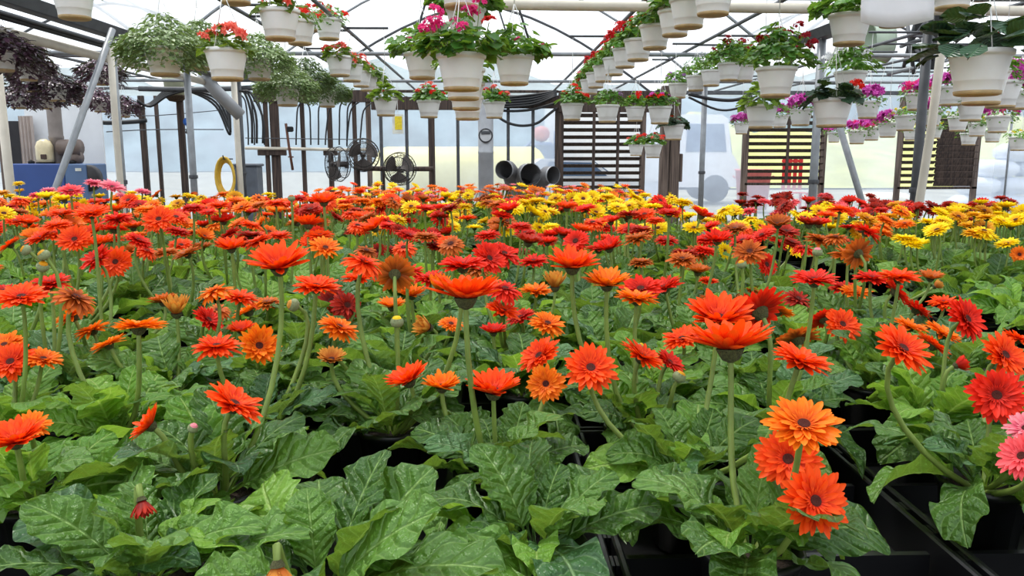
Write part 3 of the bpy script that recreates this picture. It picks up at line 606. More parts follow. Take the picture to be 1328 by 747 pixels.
def mound(n, leafL, leafW, rad, hgt, kind, trail=0.0, seed=0, base=.025, up=0.6):
    g = random.Random(seed); mb = MB()
    for i in range(n):
        a = g.uniform(0, 2 * PI); q = g.random() ** .6; z = base + hgt * (1 - q * q) * g.uniform(.35, 1.0); rr = rad * q
        if trail and g.random() < .55:
            rr = rad * g.uniform(.72, 1.05); z = base - trail * g.random() ** 1.3 + hgt * .35 * g.random(); rr -= max(0, -z) * .25
        out = Vector((math.cos(a), math.sin(a), 0)); p = out * rr + Vector((0, 0, z))
        nr = (out * g.uniform(.1, .8) + Vector((g.uniform(-.4, .4), g.uniform(-.4, .4), up + g.random() * .6))); dv = out + Vector((g.uniform(-.8, .8), g.uniform(-.8, .8), g.uniform(-.6, .25)))
        f = g.uniform(.7, 1.2); leaflet(mb, p - dv.normalized() * leafL * .4, nr, dv, leafL * f, leafW * f, kind)
    return mb
def umbel(n, size, fl, seed, flat=.55):
    g = random.Random(seed); mb = MB()
    for i in range(n):
        a = g.uniform(0, 2 * PI); q = math.sqrt((i + .5) / n); d = Vector((math.cos(a) * q, math.sin(a) * q, flat * math.sqrt(max(0, 1 - q * q)) + .1))
        p = d * size; nr = d.normalized(); t = nr.orthogonal().normalized(); b = nr.cross(t); o0 = g.uniform(0, 2)
        vv = [p]; uv = [(0, .5)]
        for k in range(10):
            e = o0 + k * PI / 5; r_ = fl * (1 if k % 2 == 0 else .55); vv.append(p + (t * math.cos(e) + b * math.sin(e)) * r_ + nr * fl * .25 * (k % 2 == 0)); uv.append((1 if k % 2 == 0 else .5, .5))
        mb.add(vv, [(0, 1 + k, 1 + (k + 1) % 10) for k in range(10)], uv)
    return mb
SPEC = {}
def spec(name, **k): SPEC[name] = k; k['cache'] = {}
#          foliage(n,L,W,rad,h,kind,trail)
spec('geranium', fol=(190, .06, .065, .21, .19, 'round', 0), lm=geranium_leaf, bl=[('red', 10)], bz=.26, bs=.05, stalk=True, desc='red geraniums')
spec('pinkgeranium', fol=(220, .07, .075, .25, .2, 'lobed', .03), lm=geranium_leaf, bl=[('pink', 13), ('red', 2)], bz=.29, bs=.045, stalk=True, desc='hot pink ivy geraniums')
spec('greengeranium', fol=(220, .07, .075, .25, .2, 'lobed', .03), lm=geranium_leaf, bl=[('pink', 2)], bz=.12, bs=.03, stalk=True, desc='leafy green ivy geranium')
spec('salmon', fol=(170, .06, .065, .2, .16, 'round', 0), lm=geranium_leaf, bl=[('scarlet', 5), ('coral', 3)], bz=.19, bs=.042, stalk=True, desc='scarlet geraniums')
spec('darkgeranium', fol=(300, .06, .06, .27, .28, 'lobed', 0), lm=geranium_leaf, bl=[('darkred', 9)], bz=.3, bs=.038, stalk=True, desc='dark red geraniums')
spec('bacopa', fol=(220, .05, .04, .23, .24, 'point', 0), lm=geranium_leaf, bl=[('white', 16)], bz=.26, bs=.02, stalk=True, desc='small white flowers')
spec('lilac', fol=(170, .055, .055, .22, .18, 'round', 0), lm=geranium_leaf, bl=[('lilac', 5), ('white', 3)], bz=.18, bs=.035, stalk=True, desc='lilac and white geraniums')
spec('mixgeranium', fol=(170, .06, .065, .21, .16, 'round', 0), lm=geranium_leaf, bl=[('magenta', 3), ('scarlet', 4)], bz=.17, bs=.042, stalk=True, desc='magenta and scarlet geraniums')
spec('coralbegonia', fol=(90, .085, .075, .19, .14, 'point', .03), lm=begonia_leaf, bl=[('coral', 7)], bz=.12, bs=.055, stalk=False, desc='coral begonias', big=True)
spec('redbegonia', fol=(84, .1, .09, .2, .15, 'lobed', .04), lm=dark_leaf, bl=[('scarlet', 4)], bz=.16, bs=.035, stalk=True, desc='scarlet begonias', big=True)
spec('greenbegonia', fol=(110, .09, .08, .21, .19, 'lobed', .08), lm=begonia_leaf, bl=[('coral', 1)], bz=.1, bs=.025, stalk=False, desc='broad yellow green leaves', big=True)
spec('darkbigleaf', fol=(76, .14, .135, .27, .17, 'round', .08), lm=dark_leaf, bl=[('scarlet', 1)], bz=.13, bs=.03, stalk=False, desc='large dark green lobed leaves', big=True)
spec('silver', base=-.02, fol=(2600, .04, .026, .33, .27, 'point', .15), lm=silver_leaf, bl=[], bz=.1, bs=.02, stalk=False, desc='silvery green trailing foliage')
spec('purple', base=-.02, fol=(760, .085, .042, .33, .22, 'point', .18), lm=purple_leaf, bl=[], bz=.1, bs=.02, stalk=False, desc='dark purple trailing foliage')
spec('petunia', fol=(140, .04, .03, .2, .1, 'point', .1), lm=geranium_leaf, bl=[('magenta', 22)], bz=.12, bs=.07, stalk=False, desc='magenta petunias')
spec('petuniapink', fol=(150, .04, .03, .22, .1, 'point', .12), lm=geranium_leaf, bl=[('magenta', 11), ('pink', 9)], bz=.12, bs=.062, stalk=False, desc='pink and magenta petunias')
spec('pansy', fol=(110, .045, .035, .2, .1, 'point', .1), lm=geranium_leaf, bl=[('yellow', 7), ('white', 4)], bz=.09, bs=.028, stalk=False, desc='yellow and white pansies')
spec('fuchsia', fol=(130, .045, .035, .2, .14, 'point', .1), lm=geranium_leaf, bl=[('scarlet', 7), ('coral', 3)], bz=.1, bs=.035, stalk=False, desc='red drooping fuchsias')
spec('impatiens', fol=(220, .07, .05, .25, .24, 'point', 0), lm=geranium_leaf, bl=[('white', 12)], bz=.24, bs=.04, stalk=False, desc='white impatiens')
spec('bare', fol=(90, .05, .05, .18, .1, 'round', .02), lm=geranium_leaf, bl=[], bz=.1, bs=.03, stalk=False, desc='low green leaves')
PR = .14                                # pot rim radius
potprof = [(0, -.185), (PR * .7, -.185), (PR * .715, -.18), (PR * .745, -.135), (PR * .765, -.133), (PR * .775, -.128), (PR * .93, -.03), (PR * .94, -.02), (PR * 1.0, -.018), (PR * 1.02, -.01), (PR * 1.02, .004), (PR * .98, .008), (PR * .93, .003), (PR * .9, -.03), (0, -.035)]
pot_me = MB().lathe(potprof, 28).mesh('basket_pot', white_pot, True)
sau_me = MB().lathe([(0, -.197), (PR * .62, -.197), (PR * .71, -.192), (PR * .735, -.178), (PR * .725, -.176), (PR * .69, -.186), (0, -.187)], 28).mesh('saucer', tan_pot, True)
umb_cache = {}; SHORT = []
def umb(col, size, petal):
    k = (col, round(size, 3))
    if k not in umb_cache: umb_cache[k] = umbel(16 if not petal else 7, size, size * (.42 if not petal else .62), len(umb_cache)).mesh('bloom', BL[col], False)
    return umb_cache[k]
bigleaf = {}
def bigleafmesh(sp, kind, L, W, mt):
    if sp not in bigleaf:
        mb = MB(); leaflet(mb, Vector((0, 0, 0)), Vector((0, 0, 1)), Vector((1, 0, 0)), L, W, kind); bigleaf[sp] = mb.mesh('leaf', mt, True)
    return bigleaf[sp]
def basket(px, py, w, sp, size=.28, where='', rail=None, cols=None):
    dpt = size * F / w; p = deep(px, py, dpt); sc = size / .28; S = SPEC[sp]
    lab = 'white hanging pot of ' + S['desc'] + (' ' + where if where else '')
    o = thing('hanging_basket', lab, 'hanging basket', p, 'hanging baskets'); o.scale = (sc,) * 3
    pot = link('pot', pot_me, o); link('saucer', sau_me, pot)
    kv = rnd.randrange(2); n, L, W, rad, hgt, kind, trail = S['fol']
    if S.get('big') and w > 26:
        g = random.Random(int(px)); me = bigleafmesh(sp, kind, L, W, S['lm'])
        for i in range(n // 2 + 8):
            a = g.uniform(0, 2 * PI); q = g.random() ** .6; z = hgt * (1 - q * q) * g.uniform(.35, 1); lf = link('leaf', me, o)
            lf.location = (rad * .7 * q * math.cos(a), rad * .7 * q * math.sin(a), z - .01); lf.rotation_euler = (g.uniform(-.5, .5), g.uniform(-.45, .55) + q * .25, a + g.uniform(-.6, .6)); f = g.uniform(.75, 1.2); lf.scale = (f, f, f)
    else:
        if kv not in S['cache']: S['cache'][kv] = mound(*S['fol'], seed=hash_(sp) + kv, base=S.get('base', .025)).mesh('foliage', S['lm'], True)
        fo = stuff(link('foliage', S['cache'][kv], o)); fo.rotation_euler.z = rnd.uniform(0, 6.28)
    g = random.Random(int(px * 7 + py))
    stalks = MB()
    for (col, cnt) in S['bl']:
        for i in range(cnt):
            a = g.uniform(0, 2 * PI); q = math.sqrt(g.random()); z = S['bz'] * (1 - .55 * q * q) * g.uniform(.75, 1.15)
            b = link('bloom', umb(col, S['bs'] * (1 if not S.get('big') else .9), S.get('big') or 'petunia' in sp), o)
            b.location = (rad * .9 * q * math.cos(a), rad * .9 * q * math.sin(a), z); b.rotation_euler = (g.uniform(-.4, .4) - .5 * q * math.sin(a), g.uniform(-.4, .4) + .5 * q * math.cos(a), a); f = g.uniform(.75, 1.2); b.scale = (f, f, f)
            if S['stalk']: stalks.tube([(b.location.x * .4, b.location.y * .4, 0), (b.location.x * .9, b.location.y * .9, z * .6), b.location], .003, 3, False)
    if stalks.v: stalks.build('flower_stalks', stem_m, o, True)
    top = (GUT + .07 - p.z) / sc; hk = min(.36, top * .95); wires = MB()
    for k in range(3):
        a = k * 2 * PI / 3 + .3; wires.tube([(PR * .99 * math.cos(a), PR * .99 * math.sin(a), 0), (0.004 * math.cos(a), .004 * math.sin(a), hk)], .0026, 4)
    rx = min(RAILS, key=lambda q: abs(q - p.x))
    if abs(rx - p.x) > .16: rx = p.x; SHORT.append((p.x, p.y))
    wires.tube([(0, 0, hk - .01), ((rx - p.x) / sc, 0, top)], .003, 4); wires.build('hanger', wire_m, o, True)
    return o
def hash_(s): return sum(ord(c) * (i + 3) for i, c in enumerate(s))
mid = 'in the central row'; rr1 = 'in the longest row'; rr2 = 'in the row by the white truck'; lf1 = 'in the row by the drip tubes'; lf2 = 'by the steel gutter post'
for b in ((94, -14, 54, 'coralbegonia', .28, 'under the gutter'), (0, 64, 40, 'purple'), (36, 84, 29, 'purple'), (44, 101, 26, 'purple'), (73, 113, 26, 'purple'), (23, 124, 24, 'purple'), (100, 120, 22, 'purple'), (130, 92, 26, 'purple'), (160, 138, 20, 'purple'), (130, 130, 22, 'purple'), (58, 126, 22, 'purple'), (20, 62, 30, 'purple'),
          (212, 63, 50, 'silver', .28, 'beside the coral begonia basket'), (258, 62, 40, 'silver', .28, 'behind the coral begonia basket'), (293, 65, 55, 'coralbegonia', .28, 'between the silvery baskets'), (304, -32, 52, 'bare', .28, lf1), (335, 77, 38, 'silver', .28, 'in the row by the bucket'), (372, 113, 35, 'silver', .28, 'in the row by the drip tubes'), (396, 104, 33, 'silver', .28, 'in the row by the drip tubes'), (424, 120, 27, 'silver', .28, 'in the row by the drip tubes'),
          (362, 14, 53, 'coralbegonia', .28, lf1), (388, 28, 42, 'fuchsia', .28, lf1), (412, 18, 32, 'fuchsia', .28, lf1), (426, 26, 36, 'fuchsia', .28, lf1), (440, 74, 35, 'coralbegonia', .28, lf1), (456, 84, 31, 'coralbegonia', .28, lf1), (468, 93, 28, 'coralbegonia', .28, lf1), (477, 100, 26, 'greenbegonia', .28, lf1), (485, 107, 24, 'greenbegonia', .28, lf1),
          (500, 128, 32, 'greenbegonia', .28, 'above the yellow trap card'), (556, 131, 31, 'salmon', .28, 'beside the yellow trap card'), (547, 70, 46, 'greengeranium', .28, mid), (598, 72, 64, 'pinkgeranium', .28, mid), (601, 90, 56, 'bare', .28, mid), (604, 108, 49, 'bare', .28, mid), (606, 126, 42, 'bare', .28, mid), (598, -34, 62, 'bare', .28, mid), (604, 12, 52, 'pinkgeranium', .28, mid), (667, 74, 51, 'greengeranium', .28, mid), (641, 133, 29, 'salmon', .28, 'beside the grey column'),
          (926, -20, 56, 'geranium', .28, rr1), (894, 0, 51, 'geranium', .28, rr1), (876, 15, 45, 'geranium', .28, rr1), (850, 34, 42, 'geranium', .28, rr1), (828, 52, 38, 'geranium', .28, rr1), (811, 64, 34, 'geranium', .28, rr1), (797, 76, 31, 'geranium', .28, rr1), (783, 86, 29, 'geranium', .28, rr1), (773, 95, 27, 'geranium', .28, rr1), (765, 104, 26, 'geranium', .28, rr1), (756, 116, 24, 'geranium', .28, rr1),
          (742, 135, 30, 'salmon', .28, 'above the duct elbows'), (788, 137, 31, 'lilac', .28, 'above the slatted shutter'), (824, 139, 26, 'mixgeranium', .28, 'above the slatted shutter'), (856, 139, 31, 'mixgeranium', .28, 'above the weathered timber post'), (874, 162, 28, 'redbegonia', .28, 'in front of the weathered timber post'), (825, 188, 20, 'salmon', .28, 'hung low in front of the slatted shutter'), (847, 188, 24, 'salmon', .28, 'hung low in front of the slatted shutter'),
          (880, 109, 26, 'lilac', .28, rr2), (903, 99, 27, 'bacopa', .28, rr2), (923, 92, 28, 'bacopa', .28, rr2), (946, 83, 31, 'darkgeranium', .28, rr2), (966, 86, 28, 'darkgeranium', .28, rr2), (1007, 89, 52, 'darkgeranium', .28, 'above the broad leaved pot'),
          (988, 137, 42, 'greenbegonia', .28, 'under the dark red geraniums'), (962, 160, 20, 'petunia'), (1012, 150, 22, 'petunia'), (1039, 142, 30, 'petunia'), (1080, 129, 51, 'redbegonia', .28, 'in front of the shutter with the red chair'), (1082, 172, 18, 'petuniapink'), (1112, 170, 24, 'petuniapink'),
          (1103, 20, 54, 'greengeranium', .28, 'beside the blank white sheet'), (1160, 2, 46, 'bare', .28, 'behind the blank white sheet'), (1103, 94, 41, 'impatiens', .28, 'above the scarlet begonias'), (1126, 132, 31, 'petunia'), (1131, 166, 23, 'petuniapink'), (1152, 160, 26, 'petunia'), (1175, 150, 28, 'pansy'), (1182, 168, 20, 'pansy'), (1190, 122, 30, 'petuniapink'), (1234, 113, 34, 'petunia'),
          (1272, 68, 78, 'darkbigleaf', .3, 'beside the leaning white pipe'), (1276, 92, 62, 'bare', .28, 'under the large dark leaved basket'), (1300, 106, 48, 'petunia', .28, 'under the large dark leaved basket'), (1260, 133, 34, 'bare', .28, 'under the large dark leaved basket'), (1243, 152, 26, 'pansy'), (1268, 160, 24, 'pansy'), (1295, 151, 30, 'petuniapink'), (1257, 173, 22, 'pansy'), (1288, 169, 22, 'pansy'), (1322, 178, 25, 'pansy'), (1212, 165, 21, 'pansy'), (1208, 144, 28, 'petuniapink'), (1322, 118, 34, 'petunia'),
          (1238, -28, 56, 'bare', .28, 'above the large dark leaved basket'), (1278, -30, 42, 'bare', .28, 'above the large dark leaved basket')):
    sp = b[3]; wh = b[5] if len(b) > 5 else {'purple': 'in the cluster by the slanting strut', 'petunia': 'in the cluster beyond the steel posts', 'petuniapink': 'in the cluster beyond the steel posts', 'pansy': 'in the cluster beyond the steel posts'}.get(sp, '')
    basket(b[0], b[1], b[2], sp, b[4] if len(b) > 4 else .28, wh)

for (x, y) in SHORT:                    # cross bars that carry the single baskets between two rails
    near = sorted(RAILS[:9], key=lambda q: abs(q - x)); a = near[0]; MB().tube([(min(a, x - .05), y, .07), (max(a, x + .05), y, .07)], .014, 6).build('basket_bar', dsteel, ceiling, True)
# ------------------------------------------------------------------ gerbera meshes
def gleaf(seed, nt, nv, lob=.16, droop=1.1):
    g = random.Random(seed); mb = MB(); vv = []; uv = []; ph = g.uniform(0, 6.28); nl = g.choice((5, 6, 7)); x = z = 0.0; th = .15; wav = g.uniform(.045, .1); ben = g.uniform(-.25, .25); cupf = (.3, .16, .6, .28, .45, .1, .35)[seed % 7]
    ts = [i / nt for i in range(nt + 1)]; px_ = 0
    for i, t in enumerate(ts):
        if i: dt = ts[i] - ts[i - 1]; th -= droop * dt * (0.4 + t); x += math.cos(th) * dt; z += math.sin(th) * dt
        b = max(0, (t - .2) / .8)
        hw = .014 if b <= 0 else .014 + .285 * (math.sin(PI * b ** .95) ** .55 if b < .5 else math.sin(PI * b ** .95) ** .5) * (.62 + .38 * b)
        if t >= 1: hw = .035
        hw *= 1 + (lob * math.sin(b * PI * 2 * nl + ph) if b > .08 else 0)
        y0 = ben * t * t * .5
        for j in range(nv):
            v = -1 + 2 * j / (nv - 1); av = abs(v)
            zz = z + hw * (cupf * av ** 1.3 - .12 * av ** 3) + wav * av ** 2 * math.sin(b * 15 + ph + (1.7 if v > 0 else 0)) * (b > 0) * .8
            zz += .012 * math.sin(b * 40 - av * 5) * (0.15 < av < .9) * (nt > 12)
            vv.append((x - .02 * av * hw, y0 + v * hw * (1 - .1 * av), zz)); uv.append((t, (v + 1) / 2))
    mb.add(vv, [(i * nv + j, (i + 1) * nv + j, (i + 1) * nv + j + 1, i * nv + j + 1) for i in range(nt) for j in range(nv - 1)], uv)
    return mb
LEAF_HI = []; LEAF_LO = []
for s_ in range(7):
    dr = (.9, 1.2, 1.5, .7, 1.35, 1.05, 1.7)[s_]; lb = (.07, .1, .03, .12, .06, .09, .02)[s_]
    LEAF_HI.append([gleaf(s_, 34, 9, lb, dr).mesh('leaf', mt) for mt in (green_leaf, lime_leaf, blue_leaf)])
    LEAF_LO.append([gleaf(s_, 14, 5, lb, dr).mesh('leaf', mt) for mt in (green_leaf, lime_leaf, blue_leaf)])
def petalgeo(L, W, nt, nv, cup=.0, curl=0.0, M=None, seed=0):
    g = random.Random(seed); vv = []; uv = []; x = z = 0.0; th = g.uniform(-.05, .1); wob = g.uniform(-.06, .06)
    for i in range(nt + 1):
        t = i / nt
        if i: th += curl / nt; x += math.cos(th) * L / nt; z += math.sin(th) * L / nt
        hw = W / 2 * (.42 + .62 * math.sin(PI * min(1, t * .92 + .08)) ** .8) if t < .99 else W * .09
        for j in range(nv):
            v = -1 + 2 * j / (nv - 1); p = Vector((x, v * hw + wob * t * t * L, z + hw * cup * (v * v) - .06 * hw * (1 - abs(v)))); vv.append(M @ p if M is not None else p); uv.append((t, (v + 1) / 2))
    return vv, [(i * nv + j, (i + 1) * nv + j, (i + 1) * nv + j + 1, i * nv + j + 1) for i in range(nt) for j in range(nv - 1)], uv
def headcore(mb, mi_disc, mi_cal, n=12):
    mb.mat(mi_disc); mb.lathe([(.11, .0), (.1, .04), (.07, .06), (.035, .05), (0, .04)], n)
    mb.mat(mi_cal); mb.lathe([(.03, -.15), (.09, -.12), (.13, -.05), (.15, .0)], n)
RINGS = {'open': [(24, .43, .125, .06, -.08), (22, .39, .12, .2, -.05), (18, .3, .1, .38, .0)],
         'cup': [(22, .44, .13, .36, .08), (20, .41, .125, .52, .1), (16, .3, .1, .62, .1)],
         'flat': [(24, .43, .12, -.08, -.2), (22, .38, .115, .12, -.12), (18, .3, .095, .36, .0)],
         'closed': [(18, .47, .13, .85, .25), (16, .45, .12, 1.0, .2), (12, .3, .08, 1.1, .1)],
         'droop': [(20, .43, .12, -.42, -.35), (18, .4, .115, -.18, -.25), (14, .28, .09, .2, -.1)]}
def headmesh(var, col, lo=0):
    mb = MB(); g = random.Random(hash_(var))
    for ri, (n, L, W, ang, curl) in enumerate(RINGS[var]):
        if lo and ri == 2 and lo > 1: continue
        n2 = n if not lo else (n * 3 // 4 if lo == 1 else n // 2)
        for k in range(n2):
            az = 2 * PI * (k + .5 * ri + g.uniform(-.15, .15)) / n2
            M = Matrix.Rotation(az, 4, 'Z') @ Matrix.Translation((.09, 0, .012 * ri)) @ Matrix.Rotation(-(ang + g.uniform(-.12, .12)), 4, 'Y')
            mb.mat(0); mb.add(*petalgeo(L * g.uniform(.88, 1.05), W * (1 if not lo else (1.25 if lo == 1 else 1.9)), 5 if not lo else (3 if lo == 1 else 2), 3, .25, curl, M, k))
    headcore(mb, 1, 2, 12 if not lo else 7)
    return mb.mesh('flower_head', [PET[col], disc_m, calyx_m], True)
HEAD = {}
def head(var, col, lo):
    k = (var, col, lo)
    if k not in HEAD: HEAD[k] = headmesh(var, col, lo)
    return HEAD[k]
PETAL = {}
def petal(col, ring, var, s):
    k = (col, ring, var, s)
    if k not in PETAL:
        n, L, W, ang, curl = RINGS[var][ring]; mb = MB(); mb.add(*petalgeo(L, W, 7, 5, .3, curl, None, s)); PETAL[k] = mb.mesh('petal', PET[col], True)
    return PETAL[k]
BUD = {}
def bud(col):
    if col not in BUD:
        mb = MB(); mb.mat(0); mb.lathe([(.05, -.3), (.3, -.22), (.45, .0), (.42, .2), (.3, .34)], 10); mb.mat(1); mb.lathe([(.31, .33), (.22, .44), (.1, .46), (0, .42)], 10)
        for k in range(10):
            M = Matrix.Rotation(2 * PI * k / 10, 4, 'Z') @ Matrix.Translation((.4, 0, -.1)) @ Matrix.Rotation(-1.45, 4, 'Y'); mb.mat(0); mb.add(*petalgeo(.45, .2, 3, 3, .3, .25, M, k))
        BUD[col] = mb.mesh('flower_bud', [bud_m, PET[col]], True)
    return BUD[col]
CORE = {}
def core(col):
    if col not in CORE:
        mb = MB(); headcore(mb, 0, 1, 18); mb.mat(2)
        for k in range(30):
            M = Matrix.Rotation(2 * PI * k / 30, 4, 'Z') @ Matrix.Translation((.075, 0, .045)) @ Matrix.Rotation(-.55 - .2 * (k % 2), 4, 'Y'); mb.add(*petalgeo(.1 + .025 * (k % 3), .03, 2, 3, .2, -.2, M, k))
        CORE[col] = mb.mesh('flower_head', [disc_m, calyx_m, PET[col]], True)
    return CORE[col]
UP3 = Vector((0, 0, 1))
def normal(tilt, az):
    a, b = R(tilt), R(az); return Vector((math.sin(a) * math.sin(b), -math.sin(a) * math.cos(b), math.cos(a)))
pot_g = MB().lathe([(0, -.13), (.05, -.13), (.055, -.128), (.068, -.01), (.073, -.008), (.074, .004), (.069, .006), (.066, -.012), (0, -.016)], 14).mesh('pot', black_pl, True)
soil_g = MB().lathe([(0, -.008), (.03, -.011), (.066, -.013)], 14).mesh('soil', soil, True)
BENCH = .875; RIM = 1.015; SP = .262

# ---- which cells of the benches carry a plant
cells = []
X0, X1 = -5.2, 1.22
nx = int((X1 - X0) / SP); ny = int((7.6 - 1.0) / SP)
def onbed(px, py, z=1.0):
    d = ray(px, py); return EYE + d * ((z - EYE.z) / d.z)
holes = [onbed(*h) for h in ((205, 455), (238, 436), (1185, 640), (1245, 715), (40, 335), (250, 400), (440, 600), (700, 548))]
for i in range(nx):
    for j in range(ny):
        x = X1 - .12 - i * SP; y = 1.02 + j * SP
        if y > (5.9 if x < -1.5 else 7.4): continue
        cells.append((x + rnd.uniform(-.025, .025), y + rnd.uniform(-.025, .025), 0))
for i in range(20):
    for j in range(17):
        x = 1.76 + i * SP; y = 1.2 + j * SP * 1.06
        if y > (6.2 if x < 2.7 else 5.3): continue
        cells.append((x + rnd.uniform(-.02, .02), y + rnd.uniform(-.02, .02), 1))
vis = []
for (x, y, b) in cells:
    pp = proj(Vector((x, y, RIM + .1)))
    if -70 < pp[0] < 1400 and pp[1] < 850:
        if any((Vector((x, y, 0)) - Vector((h.x, h.y, 0))).length < .15 for h in holes): continue
        vis.append((y, x, b, pp))
vis.sort(key=lambda t: t[3][2])
NEAR = vis[:300]; FAR = vis[300:]

